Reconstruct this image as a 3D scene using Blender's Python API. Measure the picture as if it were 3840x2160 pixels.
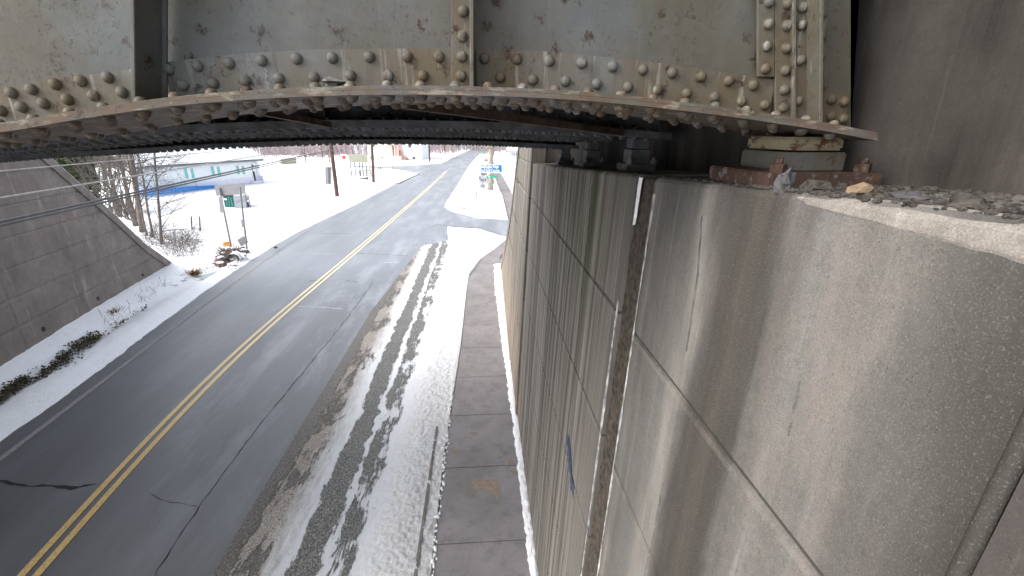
import bpy, bmesh, math, random
from mathutils import Vector, Matrix, noise as mnoise
R = math.radians
random.seed(7)
sc = bpy.context.scene
for o in list(bpy.data.objects):
    bpy.data.objects.remove(o)

# ------------------------------------------------------------ camera, world, sun, exposure
CAM_H = 5.6
PITCH = R(19); YAW = R(3.82); FPX = 1700.0
cd = bpy.data.cameras.new("camera"); cam = bpy.data.objects.new("camera", cd)
sc.collection.objects.link(cam); sc.camera = cam
cam.location = (0, 0, CAM_H)
cam.rotation_euler = (R(90) - PITCH, 0, -YAW)
cd.sensor_width = 36; cd.lens = FPX / 3840 * 36
cd.clip_start = 0.05; cd.clip_end = 4000

SUN_EL, SUN_AZ = R(40), R(250)          # azimuth clockwise from +Y: sun to the left and behind, veiled by cloud
w = bpy.data.worlds.new("World"); sc.world = w; w.use_nodes = True
wn = w.node_tree; wn.nodes.clear()
sky = wn.nodes.new("ShaderNodeTexSky"); sky.sky_type = 'NISHITA'; sky.sun_disc = False
sky.sun_elevation = SUN_EL; sky.sun_rotation = SUN_AZ; sky.dust_density = 4.0; sky.air_density = 1.0; sky.ozone_density = 1.0
hs = wn.nodes.new("ShaderNodeHueSaturation"); hs.inputs["Saturation"].default_value = 0.3
bg = wn.nodes.new("ShaderNodeBackground"); bg.inputs["Strength"].default_value = 0.15
wo = wn.nodes.new("ShaderNodeOutputWorld")
wn.links.new(sky.outputs[0], hs.inputs["Color"]); wn.links.new(hs.outputs[0], bg.inputs["Color"]); wn.links.new(bg.outputs[0], wo.inputs[0])
ld = bpy.data.lights.new("sun", 'SUN'); sun = bpy.data.objects.new("sun", ld); sc.collection.objects.link(sun)
ld.energy = 0.6; ld.angle = R(40); ld.color = (1.0, 0.96, 0.9)
sd = Vector((math.sin(SUN_AZ) * math.cos(SUN_EL), math.cos(SUN_AZ) * math.cos(SUN_EL), math.sin(SUN_EL)))
sun.rotation_euler = (-sd).to_track_quat('-Z', 'Y').to_euler()
sc.view_settings.view_transform = 'Standard'; sc.view_settings.look = 'None'
sc.view_settings.gamma = 1.0; sc.view_settings.use_curve_mapping = False
sc.view_settings.exposure = 1.5
try:
    sc.cycles.max_bounces = 8; sc.cycles.diffuse_bounces = 5; sc.cycles.use_denoising = True
except Exception: pass

# ------------------------------------------------------------ surveying: a ray of the 3840x2160 survey picture met with real planes
def ray(px, py):
    x = (px - 1920) / FPX; y = (1080 - py) / FPX
    f = math.cos(PITCH) + y * math.sin(PITCH); u = y * math.cos(PITCH) - math.sin(PITCH)
    return Vector((x * math.cos(YAW) + f * math.sin(YAW), -x * math.sin(YAW) + f * math.cos(YAW), u))
CP = Vector((0, 0, CAM_H))
def G(px, py, z=0.0):
    r = ray(px, py); p = CP + r * ((z - CAM_H) / r.z); return Vector((p.x, p.y, z))
def onY(px, py, Y):
    r = ray(px, py); return CP + r * (Y / r.y)
def onX(px, py, X):
    r = ray(px, py); return CP + r * (X / r.x)
def onPl(px, py, p0, n):
    r = ray(px, py); return CP + r * (n.dot(p0 - CP) / n.dot(r))
WX0, WB = 0.62, 0.05
def wallx(z): return WX0 + WB * z
def interp(xs, x):
    if x <= xs[0][0]: return xs[0][1]
    for (a, b), (c, d) in zip(xs, xs[1:]):
        if x <= c: return b + (d - b) * (x - a) / (c - a)
    return xs[-1][1]

# ------------------------------------------------------------ mesh helpers
def link(o, parent=None):
    sc.collection.objects.link(o)
    if parent is not None: o.parent = parent
    return o
def obj(name, bm, mat, parent=None, smooth=False, loc=None, auto=None):
    me = bpy.data.meshes.new(name)
    if loc is not None: bmesh.ops.translate(bm, verts=bm.verts, vec=-Vector(loc))
    bmesh.ops.recalc_face_normals(bm, faces=bm.faces)
    if smooth:
        for f in bm.faces: f.smooth = True
    bm.to_mesh(me); bm.free()
    for m in (mat if isinstance(mat, (list, tuple)) else [mat]): me.materials.append(m)
    o = bpy.data.objects.new(name, me)
    if loc is not None: o.location = loc
    return link(o, parent)
def thing(name, label, cat, group=None, loc=(0, 0, 0)):
    o = bpy.data.objects.new(name, None); link(o); o.empty_display_size = .2
    o["label"] = label; o["category"] = cat
    if group: o["group"] = group
    o.location = loc
    return o
def tag(o, label, cat, group=None, kind=None):
    o["label"] = label; o["category"] = cat
    if group: o["group"] = group
    if kind: o["kind"] = kind
    return o
def struct(o, kind="structure", label=None, cat=None):
    o["kind"] = kind
    if label: o["label"] = label; o["category"] = cat
    return o
def B(): return bmesh.new()
def box(bm, a, b, mi=0):
    a = Vector(a); b = Vector(b)
    vs = [bm.verts.new((x, y, z)) for x in (a.x, b.x) for y in (a.y, b.y) for z in (a.z, b.z)]
    for q in ((0, 1, 3, 2), (4, 6, 7, 5), (0, 4, 5, 1), (2, 3, 7, 6), (0, 2, 6, 4), (1, 5, 7, 3)):
        f = bm.faces.new([vs[i] for i in q]); f.material_index = mi
    return vs
def obox(bm, c, ux, uy, uz, sx, sy, sz, mi=0):
    c = Vector(c); vs = []
    for i in (-1, 1):
        for j in (-1, 1):
            for k in (-1, 1):
                vs.append(bm.verts.new(c + ux * (i * sx / 2) + uy * (j * sy / 2) + uz * (k * sz / 2)))
    for q in ((0, 1, 3, 2), (4, 6, 7, 5), (0, 4, 5, 1), (2, 3, 7, 6), (0, 2, 6, 4), (1, 5, 7, 3)):
        f = bm.faces.new([vs[i] for i in q]); f.material_index = mi
    return vs
X_, Y_, Z_ = Vector((1, 0, 0)), Vector((0, 1, 0)), Vector((0, 0, 1))
def tube(bm, pts, rads, n=6, cap=True):
    rings = []
    for i, p in enumerate(pts):
        p = Vector(p)
        d = (Vector(pts[min(i + 1, len(pts) - 1)]) - Vector(pts[max(i - 1, 0)]))
        if d.length < 1e-9: d = Z_.copy()
        d.normalize()
        a = d.cross(Vector((.31, .12, .94)) if abs(d.z) < .9 else X_).normalized(); b = d.cross(a)
        r = rads[i] if isinstance(rads, (list, tuple)) else rads
        rings.append([bm.verts.new(p + (a * math.cos(t * 2 * math.pi / n) + b * math.sin(t * 2 * math.pi / n)) * r) for t in range(n)])
    for r0, r1 in zip(rings, rings[1:]):
        for t in range(n):
            bm.faces.new((r0[t], r0[(t + 1) % n], r1[(t + 1) % n], r1[t]))
    if cap and n > 2:
        bm.faces.new(rings[0][::-1]); bm.faces.new(rings[-1])
def rivet(bm, p, nrm, r=.019, h=.014, n=9):
    nrm = Vector(nrm).normalized(); a = nrm.cross(Vector((.3, .5, .81))).normalized(); b = nrm.cross(a)
    prev = None
    for k, (rr, hh) in enumerate(((1, 0), (.92, .42), (.66, .8), (.3, .97))):
        ring = [bm.verts.new(Vector(p) + (a * math.cos(t * 2 * math.pi / n) + b * math.sin(t * 2 * math.pi / n)) * r * rr + nrm * h * hh) for t in range(n)]
        if prev:
            for t in range(n):
                f = bm.faces.new((prev[t], prev[(t + 1) % n], ring[(t + 1) % n], ring[t])); f.smooth = True
        prev = ring
    f = bm.faces.new(prev); f.smooth = True
def prism(bm, pts, z0, z1, mi=0):
    lo = [bm.verts.new((p[0], p[1], z0)) for p in pts]; hi = [bm.verts.new((p[0], p[1], z1)) for p in pts]
    f = bm.faces.new(hi); f.material_index = mi
    f = bm.faces.new(lo[::-1]); f.material_index = mi
    n = len(pts)
    for i in range(n):
        f = bm.faces.new((lo[i], lo[(i + 1) % n], hi[(i + 1) % n], hi[i])); f.material_index = mi
def strip(bm, left, right, z):
    zf = z if callable(z) else (lambda x, y: z)
    L = [bm.verts.new((p[0], p[1], zf(p[0], p[1]))) for p in left]; Rr = [bm.verts.new((p[0], p[1], zf(p[0], p[1]))) for p in right]
    for i in range(len(L) - 1): bm.faces.new((L[i], Rr[i], Rr[i + 1], L[i + 1]))
def grid(bm, nx, ny, fn):
    vs = [[bm.verts.new(fn(i / nx, j / ny)) for i in range(nx + 1)] for j in range(ny + 1)]
    for j in range(ny):
        for i in range(nx): bm.faces.new((vs[j][i], vs[j][i + 1], vs[j + 1][i + 1], vs[j + 1][i]))
def fbm(x, y, z=0, o=4):
    s = 0; a = 1; t = 0
    for k in range(o):
        s += a * mnoise.noise(Vector((x, y, z))); t += a; a *= .5; x *= 2.03; y *= 2.03; z *= 2.03
    return s / t
def lump(bm, c, r, seed, flat=1.0, sub=2, ang=.45, mi=0):
    tmp = bmesh.ops.create_icosphere(bm, subdivisions=sub, radius=1)
    for v in tmp['verts']:
        d = v.co.normalized()
        k = 1 + ang * mnoise.noise(d * 1.6 + Vector((seed * 3.1, seed, 0))) + ang * .4 * mnoise.noise(d * 5 + Vector((0, seed, 3)))
        v.co = Vector(c) + Vector((d.x * r[0] * k, d.y * r[1] * k, d.z * r[2] * k * flat))
    for v in tmp['verts']:
        for f in v.link_faces: f.material_index = mi

# ------------------------------------------------------------ material helpers
class M:
    def __init__(s, name):
        s.m = bpy.data.materials.new(name); s.m.use_nodes = True; s.t = s.m.node_tree; s.t.nodes.clear()
        s.out = s.n("ShaderNodeOutputMaterial"); s.b = s.n("ShaderNodeBsdfPrincipled"); s.l(s.b.outputs[0], s.out.inputs[0])
        s.geo = s.n("ShaderNodeNewGeometry"); s.P = s.geo.outputs["Position"]
    def n(s, t): return s.t.nodes.new(t)
    def l(s, a, b): s.t.links.new(a, b)
    def put(s, sock, v):
        if hasattr(v, "is_output") or isinstance(v, bpy.types.NodeSocket): s.l(v, sock)
        elif isinstance(v, (tuple, list)) and len(v) == 3 and len(sock.default_value) == 4: sock.default_value = (*v, 1)
        else: sock.default_value = v
    def scale(s, k, vec=None, loc=(0, 0, 0)):
        m = s.n("ShaderNodeMapping"); s.l(vec or s.P, m.inputs[0]); m.inputs["Scale"].default_value = k if isinstance(k, (tuple, list)) else (k,) * 3
        m.inputs["Location"].default_value = loc
        return m.outputs[0]
    def noise(s, k, scale=1.0, detail=4, rough=.55, dist=0, loc=(0, 0, 0)):
        q = s.n("ShaderNodeTexNoise"); s.l(s.scale(k, loc=loc), q.inputs["Vector"]); q.inputs["Scale"].default_value = scale
        q.inputs["Detail"].default_value = detail; q.inputs["Roughness"].default_value = rough; q.inputs["Distortion"].default_value = dist
        return q.outputs["Fac"]
    def voro(s, k, feature='F1'):
        q = s.n("ShaderNodeTexVoronoi"); s.l(s.scale(k), q.inputs["Vector"]); q.feature = feature; q.inputs["Scale"].default_value = 1
        return q
    def ramp(s, f, stops, mode='LINEAR'):
        q = s.n("ShaderNodeValToRGB"); s.put(q.inputs[0], f); q.color_ramp.interpolation = mode
        e = q.color_ramp.elements
        while len(e) < len(stops): e.new(.5)
        for i, (p, c) in enumerate(stops):
            e[i].position = p; e[i].color = (c, c, c, 1) if not isinstance(c, (tuple, list)) else (*c, 1)
        return q.outputs[0]
    def mix(s, f, a, b, blend='MIX'):
        q = s.n("ShaderNodeMix"); q.data_type = 'RGBA'; q.blend_type = blend; q.clamp_factor = True
        s.put(q.inputs[0], f); s.put(q.inputs[6], a); s.put(q.inputs[7], b); return q.outputs[2]
    def math(s, op, a, b=0.0, clamp=False):
        q = s.n("ShaderNodeMath"); q.operation = op; q.use_clamp = clamp; s.put(q.inputs[0], a); s.put(q.inputs[1], b); return q.outputs[0]
    def xyz(s):
        q = s.n("ShaderNodeSeparateXYZ"); s.l(s.P, q.inputs[0]); return q.outputs
    def bump(s, h, strength=.3, dist=.01):
        q = s.n("ShaderNodeBump"); q.inputs["Strength"].default_value = strength; q.inputs["Distance"].default_value = dist
        s.l(h, q.inputs["Height"]); s.l(q.outputs[0], s.b.inputs["Normal"])
    def done(s, col, rough=.8, spec=.3, metal=0):
        s.put(s.b.inputs["Base Color"], col); s.put(s.b.inputs["Roughness"], rough)
        s.b.inputs["Specular IOR Level"].default_value = spec; s.b.inputs["Metallic"].default_value = metal
        return s.m
def plain(name, col, rough=.7, var=.25, k=3.0, spec=.3, bump=.15, metal=0):
    m = M(name); f = m.noise(k, detail=5)
    c = m.mix(m.ramp(f, [(.3, 0), (.7, 1)]), tuple(x * (1 - var) for x in col), tuple(min(1, x * (1 + var)) for x in col))
    if bump: m.bump(m.noise(k * 8, detail=3), bump, .01)
    return m.done(c, rough, spec, metal)

def concrete(name, c1, c2, streakk=(5, 5, .25), streak=.55, dirt=(.05, .048, .04), pits=.5, band=None, extra=None):
    m = M(name)
    c = m.mix(m.ramp(m.noise(.9, detail=6, rough=.6), [(.35, 0), (.65, 1)]), c1, c2)
    c = m.mix(m.ramp(m.noise(6.0, detail=8, rough=.7), [(.35, 0), (.7, .55)]), c, tuple(x * .6 for x in c1))
    c = m.mix(m.ramp(m.noise(45, detail=6, rough=.8), [(.38, .5), (.6, 0)]), c, tuple(x * .45 for x in c2))
    st = m.ramp(m.noise(streakk, detail=5, rough=.65), [(.40, 0), (.62, 1)])
    br = m.ramp(m.noise(2.2, detail=3, loc=(4, 1, 2)), [(.35, .25), (.65, 1)])
    c = m.mix(m.math('MULTIPLY', m.math('MULTIPLY', st, br), streak), c, dirt)
    # pale mineral runs
    st2 = m.ramp(m.noise(tuple(k * 1.9 for k in streakk), detail=4, rough=.6, loc=(7, 3, 0)), [(.6, 0), (.72, .45)])
    c = m.mix(st2, c, tuple(min(1, x * 1.45) for x in c2))
    if band: c = band(m, c)
    v = m.voro(170); gate = m.ramp(m.noise(30, detail=2), [(.5, 0), (.6, 1)])
    pit = m.math('MULTIPLY', m.ramp(v.outputs["Distance"], [(.12, 1), (.3, 0)]), gate)
    c = m.mix(m.math('MULTIPLY', pit, pits), c, (.03, .028, .025))
    fine = m.noise(220, detail=3, rough=.8)
    c = m.mix(m.ramp(fine, [(.35, .35), (.55, 0)]), c, (.06, .055, .05))
    c = m.mix(m.ramp(fine, [(.55, 0), (.75, .4)]), c, tuple(x * 1.6 for x in c2))
    m.bump(m.math('SUBTRACT', m.noise(60, detail=8, rough=.75), m.math('MULTIPLY', pit, .5)), .5, .006)
    return m.done(c, .92, .15)

# right abutment: stains sit at fixed places along the wall (Y), as in the photograph
def wallband(m, c):
    x, y, z = m.xyz()
    wob = m.math('MULTIPLY', m.math('SUBTRACT', m.noise((1.2, 5, 1.1), detail=4), .5), .22)
    yy = m.math('ADD', y, wob)
    t = m.math('DIVIDE', yy, 10.0)
    hv = m.ramp(m.noise((2, 2.6, .55), detail=6, rough=.65, loc=(6, 1, 3)), [(.42, 0), (.58, 1)])
    c = m.mix(m.math('MULTIPLY', hv, .55), c, m.mix(.35, (.165, .166, .160), c))
    pk = m.ramp(m.noise((2, 4.2, 1.1), detail=6, rough=.7, loc=(1, 6, 2)), [(.5, 0), (.66, .5)]); c = m.mix(pk, c, (.235, .20, .18))
    dk = m.ramp(t, [(.045, 1), (.060, .95), (.072, .55), (.088, .1), (.110, .0), (.117, .4), (.124, .3), (.130, 1), (.140, .8), (.146, .95), (.156, .85), (.166, .1), (.268, .35), (.30, .75), (.34, .2), (.40, .8), (.47, .3), (.54, .75), (.6, .35), (.66, .9)])
    grow = m.ramp(m.noise((3, 14, .5), detail=5), [(.3, .85), (.55, 1)])
    f = m.math('MULTIPLY', m.math('MULTIPLY', dk, grow), .94)
    c = m.mix(f, c, (.032, .030, .026))
    c = m.mix(m.math('MULTIPLY', m.ramp(t, [(.24, 0), (.32, 1)]), .6), c, (.38, .35, .305))  # far half painted paler for light bounced off the snow
    # fine streaks, dense on the far half
    far = m.ramp(t, [(.2, 0), (.33, 1)])
    s = m.ramp(m.noise((2, 9, .14), detail=6, rough=.7, loc=(2, 5, 1)), [(.42, 0), (.58, 1)])
    c = m.mix(m.math('MULTIPLY', m.math('MULTIPLY', s, far), .75), c, (.048, .043, .035))
    s2 = m.ramp(m.noise((2, 21, .2), detail=5, rough=.6, loc=(9, 2, 4)), [(.57, 0), (.66, 1)])
    c = m.mix(m.math('MULTIPLY', m.math('MULTIPLY', s2, far), .75), c, (.42, .40, .36))
    # green algae below the seat
    g = m.math('MULTIPLY', m.ramp(t, [(.31, 0), (.35, 1), (.41, 1), (.46, 0)]), m.ramp(m.math('DIVIDE', z, 6.0), [(.66, 0), (.86, 1)]))
    g = m.math('MULTIPLY', g, m.ramp(m.noise((4, 9, 1), detail=4), [(.4, 0), (.6, .8)]))
    c = m.mix(g, c, (.045, .065, .015))
    # tan patched area low on the far end
    tn = m.math('MULTIPLY', m.ramp(t, [(.72, 0), (.8, 1)]), m.ramp(m.math('DIVIDE', z, 6.0), [(.2, 1), (.5, 0)]))
    c = m.mix(m.math('MULTIPLY', tn, m.ramp(m.noise((3, 6, .6), detail=4), [(.42, 0), (.55, .75)])), c, (.40, .31, .235))
    # warm mineral tint in the dark band
    wm = m.math('MULTIPLY', m.ramp(t, [(.13, 0), (.14, 1), (.15, 0)]), .15)
    c = m.mix(wm, c, (.12, .085, .06))
    pl = m.ramp(t, [(.112, 0), (.122, .0), (.163, 0), (.172, .7), (.182, .1), (.215, .0), (.226, .6), (.231, .0)])
    c = m.mix(m.math('MULTIPLY', pl, m.ramp(m.noise((2, 6, .5), detail=4), [(.4, .3), (.6, 1)])), c, (.36, .345, .31))
    fl_ = m.ramp(m.noise((3, 70, 34), detail=5, rough=.8, loc=(2, 2, 7)), [(.62, 0), (.68, .75)]); c = m.mix(m.math('MULTIPLY', fl_, m.ramp(t, [(.25, 1), (.4, .2)])), c, (.055, .052, .047))
    # darker line along the pour joints, pale lip under them
    for k_, g_ in enumerate((4.52, 3.60, 2.68)):
        dz = m.math('ABSOLUTE', m.math('SUBTRACT', z, g_ + .004)); nz = m.math('MULTIPLY', m.math('SUBTRACT', m.noise((3, 14, 14), detail=5), .5), .012)
        ln = m.ramp(m.math('MULTIPLY', m.math('ADD', dz, nz), 20.0), [(.10, .85), (.22, 0)]); c = m.mix(ln, c, (.035, .032, .027))
        dl = m.math('ABSOLUTE', m.math('SUBTRACT', z, g_ - .030))
        lp = m.math('MULTIPLY', m.ramp(m.math('MULTIPLY', dl, 20.0), [(.2, .18), (.4, 0)]), m.ramp(m.noise((3, 7, 3), detail=4, loc=(k_, 0, 0)), [(.42, 0), (.55, 1)])); c = m.mix(lp, c, (.36, .335, .30))
    # scuffs
    sc_ = m.ramp(m.noise((2, 7, 34), detail=3, rough=.6, loc=(1, 8, 3)), [(.72, 0), (.77, .45)])
    c = m.mix(sc_, c, (.09, .085, .075))
    return c
mat_wall = concrete("abutment concrete", (.150, .140, .130), (.205, .193, .182), (5, 6, .3), .4, band=wallband, pits=.8)
mat_wall_pale = concrete("top-lit worn concrete edge", (.26, .235, .21), (.34, .31, .28), (5, 6, .3), .2)
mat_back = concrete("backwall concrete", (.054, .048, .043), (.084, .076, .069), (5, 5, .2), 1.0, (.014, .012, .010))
mat_left = concrete("wing wall concrete", (.23, .2, .185), (.33, .295, .275), (1.6, 1.6, .35), .5, (.115, .1, .092))
mat_rough = concrete("rough near wall concrete", (.07, .061, .058), (.115, .102, .096), (9, 9, 1.5), .6, (.045, .04, .037))
mat_jointfill = plain("weathered joint filler", (.075, .062, .05), .95, .6, 22, bump=.8)
mat_eff = plain("white mineral crust", (.8, .8, .82), .8, .1, 20)
mat_effgrey = plain("grey mineral crust", (.33, .33, .32), .8, .7, 14)

def steel(name, tone=1.0, rust=.5, stain=.5, flange=False):
    m = M(name)
    c = m.mix(m.ramp(m.noise((1.6, 1.6, 2.2), detail=4, rough=.5), [(.44, 0), (.56, 1)]), tuple(x * tone for x in (.070, .073, .060)), tuple(x * tone for x in (.090, .098, .102)))
    c = m.mix(m.ramp(m.noise(7, detail=8, rough=.75), [(.4, 0), (.75, .6)]), c, tuple(x * tone for x in (.15, .15, .13)))
    br = m.math('MULTIPLY', m.ramp(m.noise((2.6, 2.6, 1.4), detail=7, rough=.65, loc=(3, 0, 1)), [(.36, 0), (.58, 1)]), stain, True)
    c = m.mix(br, c, (.078 * tone, .06 * tone, .037 * tone))
    # drips
    dr = m.ramp(m.noise((26, 26, 2.2), detail=4, rough=.6), [(.56, 0), (.68, .6)])
    c = m.mix(m.math('MULTIPLY', dr, stain * 1.1 if stain > 1 else .3), c, (.075, .068, .052))
    dr2 = m.ramp(m.noise((34, 34, 2.6), detail=4, rough=.6, loc=(5, 0, 0)), [(.6, 0), (.7, .6)])
    c = m.mix(m.math('MULTIPLY', dr2, stain * .9 if stain > 1 else .15), c, (.24 * tone, .24 * tone, .22 * tone))
    # rust pocks
    q = m.n("ShaderNodeTexNoise"); m.l(m.scale(9), q.inputs["Vector"]); q.inputs["Detail"].default_value = 9; q.inputs["Roughness"].default_value = .72
    v = m.n("ShaderNodeTexVoronoi"); v.inputs["Scale"].default_value = 11
    ad = m.n("ShaderNodeVectorMath"); ad.operation = 'ADD'
    sm = m.n("ShaderNodeVectorMath"); sm.operation = 'SCALE'; sm.inputs["Scale"].default_value = .12
    m.l(q.outputs["Color"], sm.inputs[0]); m.l(m.P, ad.inputs[0]); m.l(sm.outputs[0], ad.inputs[1]); m.l(ad.outputs[0], v.inputs["Vector"])
    gate = m.ramp(m.noise(3.1, detail=3, loc=(2, 2, 2)), [(.36, 0), (.47, 1)])
    big = m.math('MULTIPLY', m.ramp(v.outputs["Distance"], [(.09, 1), (.24, .0)]), gate)
    fine = m.math('MULTIPLY', m.ramp(m.noise(60, detail=6, rough=.8), [(.57, 0), (.64, 1)]), m.ramp(m.noise(5, detail=3, loc=(8, 8, 8)), [(.45, .1), (.58, 1)]))
    spot = m.math('MAXIMUM', big, m.math('MULTIPLY', fine, .8))
    v2 = m.n("ShaderNodeTexVoronoi"); v2.inputs["Scale"].default_value = 34; m.l(ad.outputs[0], v2.inputs["Vector"])
    sp2 = m.math('MULTIPLY', m.ramp(v2.outputs["Distance"], [(.10, 1), (.2, 0)]), m.ramp(m.noise(4.3, detail=4, rough=.6, loc=(9, 1, 5)), [(.48, 0), (.56, 1)]))
    spot = m.math('MAXIMUM', spot, sp2)
    if flange:
        edge = m.ramp(m.noise((9, 9, 30), detail=8, rough=.75), [(.42, 0), (.58, 1)])
        c = m.mix(m.math('MULTIPLY', edge, .75), c, (.105, .062, .038))
        pale = m.ramp(m.noise((14, 14, 40), detail=6, rough=.7, loc=(0, 4, 0)), [(.52, 0), (.62, .8)])
        c = m.mix(pale, c, (.24, .21, .16))
    c = m.mix(m.math('MULTIPLY', spot, rust), c, m.mix(m.noise(18, detail=2), (.014, .010, .008), (.060, .027, .013)))
    m.bump(m.math('ADD', m.noise(38, detail=7, rough=.7), m.math('MULTIPLY', spot, .7)), .45, .004)
    return m.done(c, .62, .35)
mat_steel = steel("grey bridge paint", 1.0, 1.0, .55)
mat_steel_angle = steel("stained bridge paint", 1.25, 1.0, 1.001)
mat_steel_edge = steel("rusting flange edge", 1.1, 1.0, .6, True)
mat_steel_pale = steel("pale bridge paint", 1.5, .4, .3)
mat_steel_dark = plain("shade-darkened bridge steel", (.075, .077, .08), .7, .5, 9, .3, .5)  # darker copy for the far girders and bearings, their shade put into the colour
mat_rust = M("rusted plate"); _c = mat_rust.mix(mat_rust.ramp(mat_rust.noise(14, detail=8, rough=.7), [(.35, 0), (.65, 1)]), (.035, .024, .02), (.078, .045, .034))
_c = mat_rust.mix(mat_rust.ramp(mat_rust.noise(30, detail=5, loc=(3, 3, 3)), [(.56, 0), (.66, .8)]), _c, (.15, .14, .125))
mat_rust.bump(mat_rust.noise(50, detail=8, rough=.8), .9, .006); mat_rust = mat_rust.done(_c, .9, .15)
mat_rustpaint = M("tan rusted paint"); _c = mat_rustpaint.mix(mat_rustpaint.ramp(mat_rustpaint.noise((20, 20, 30), detail=7, rough=.7), [(.5, 0), (.58, 1)]), (.23, .2, .13), (.08, .035, .018))
mat_rustpaint = mat_rustpaint.done(_c, .75, .3)
mat_tie = plain("creosoted timber", (.05, .04, .032), .9, .4, 6)

# snow
def snowmat(name, dirt=0.0, k=14, col=(.84, .86, .9)):
    m = M(name); c = m.mix(m.ramp(m.noise(.8, detail=4), [(.3, 0), (.7, 1)]), tuple(x * .95 for x in col), col)
    if dirt:
        s = m.ramp(m.noise(k * 3.5, detail=5, rough=.75), [(.58, 0), (.66, 1)])
        g = m.ramp(m.noise(1.1, detail=4, loc=(5, 5, 5)), [(.4, .15), (.65, 1)])
        c = m.mix(m.math('MULTIPLY', m.math('MULTIPLY', s, g), dirt), c, (.16, .13, .1))
    m.bump(m.math('ADD', m.noise(k, detail=6, rough=.65), m.math('MULTIPLY', m.noise(1.5, detail=3), 3.0)), .5, .03)
    return m.done(c, .75, .2)
mat_snow = snowmat("clean snow", 0.0, 5)
mat_snow_verge = snowmat("trodden verge snow", .75, 7)
mat_snow_chunk = snowmat("sandy snow crust", .5, 16, (.78, .78, .8))

# asphalt
m = M("worn asphalt")
x, y, z = m.xyz()
c = m.mix(m.ramp(m.noise((.9, .12, 1), detail=5, rough=.6), [(.35, 0), (.65, 1)]), (.045, .048, .052), (.076, .080, .086))
c = m.mix(m.ramp(m.noise((3.0, .35, 1), detail=6, rough=.7, loc=(3, 1, 0)), [(.45, 0), (.7, .6)]), c, (.075, .078, .084))
c = m.mix(m.ramp(m.noise(160, detail=3, rough=.8), [(.55, 0), (.72, .55)]), c, (.24, .24, .24))
c = m.mix(m.ramp(m.noise(130, detail=2, loc=(5, 5, 0)), [(.3, .5), (.45, 0)]), c, (.025, .025, .027))
# blotchy frost, and sky glare painted into the colour, growing beyond the bridge
glare_frost = m.ramp(m.math('DIVIDE', y, 60.0), [(.07, 0), (.17, .45), (.33, 1)])
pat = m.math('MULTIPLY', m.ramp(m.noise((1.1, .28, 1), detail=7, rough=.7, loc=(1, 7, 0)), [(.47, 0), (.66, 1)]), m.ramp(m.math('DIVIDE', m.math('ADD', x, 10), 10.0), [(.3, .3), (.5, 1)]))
c = m.mix(m.math('MULTIPLY', m.math('MULTIPLY', pat, glare_frost), .62), c, (.62, .65, .72))
base = m.mix(m.math('MULTIPLY', glare_frost, .72), c, (.23, .25, .285))
rough = m.ramp(m.noise((.7, .09, 1), detail=4), [(.3, .3), (.7, .5)])
m.bump(m.noise(110, detail=5, rough=.8), .35, .004)
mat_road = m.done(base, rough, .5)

# slush shoulder: bands run along the kerb (X), torn up by noise
m = M("slush and ice shoulder")
x, y, z = m.xyz()
wob = m.math('MULTIPLY', m.math('SUBTRACT', m.noise((.4, .55, 1), detail=4, rough=.6), .5), .34)
jag = m.math('MULTIPLY', m.math('SUBTRACT', m.noise((9, 3.5, 1), detail=7, rough=.75), .5), .40)
t = m.math('DIVIDE', m.math('ADD', m.math('ADD', x, 3.7), m.math('ADD', wob, jag)), 2.95)     # 0 at X=-3.7, 1 at X=-.75
snowf = m.ramp(t, [(.05, .15), (.1, .55), (.20, .57), (.30, .9), (.335, .86), (.36, .26), (.46, .24), (.505, .9), (.53, .38), (.63, .46), (.69, .97), (1, 1)])
tear = m.noise((7, 1.3, 1), detail=8, rough=.72, loc=(3, 2, 0))
tear2 = m.noise((1.3, .8, 1), detail=4, rough=.6, loc=(3, 9, 0))
tear3 = m.noise((34, 7, 1), detail=8, rough=.8, loc=(5, 1, 0))
v = m.math('ADD', snowf, m.math('MULTIPLY', m.math('SUBTRACT', m.math('ADD', tear, tear2), 1.0), 1.15))
v = m.math('ADD', v, m.math('MULTIPLY', m.math('SUBTRACT', tear3, .5), .75))
mask = m.ramp(v, [(.46, 0), (.54, 1)])
asph = m.mix(m.ramp(m.noise((60, 25, 60), detail=6, rough=.85), [(.46, 0), (.62, 1)]), (.050, .052, .050), (.42, .41, .39))
slushc = m.mix(m.ramp(m.noise((55, 34, 40), detail=8, rough=.88), [(.42, 0), (.60, 1)]), (.085, .066, .048), (.56, .53, .49))
snowc = m.mix(m.ramp(m.noise((48, 40, 40), detail=7, rough=.85), [(.50, 0), (.60, 1)]), (.72, .71, .71), (.27, .23, .19))
brown = m.ramp(t, [(.02, 1), (.18, 1), (.32, 0)])
dirt2 = m.ramp(t, [(.3, 0), (.68, 0), (.76, .55), (1, .55)])
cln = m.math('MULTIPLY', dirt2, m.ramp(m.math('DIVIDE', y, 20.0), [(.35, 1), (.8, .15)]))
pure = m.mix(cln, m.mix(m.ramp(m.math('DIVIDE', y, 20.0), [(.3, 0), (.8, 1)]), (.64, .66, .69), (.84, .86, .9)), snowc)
scol = m.mix(brown, pure, slushc)
grit = m.mix(m.math('MULTIPLY', brown, .4), asph, (.10, .082, .066))
c = m.mix(mask, grit, scol)
m.bump(m.math('ADD', m.math('MULTIPLY', mask, 1.6), m.noise(45, detail=8, rough=.85)), .9, .022)
mat_slush = m.done(c, m.mix(mask, (.45, .45, .45), (.8, .8, .8)), .35)

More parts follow.
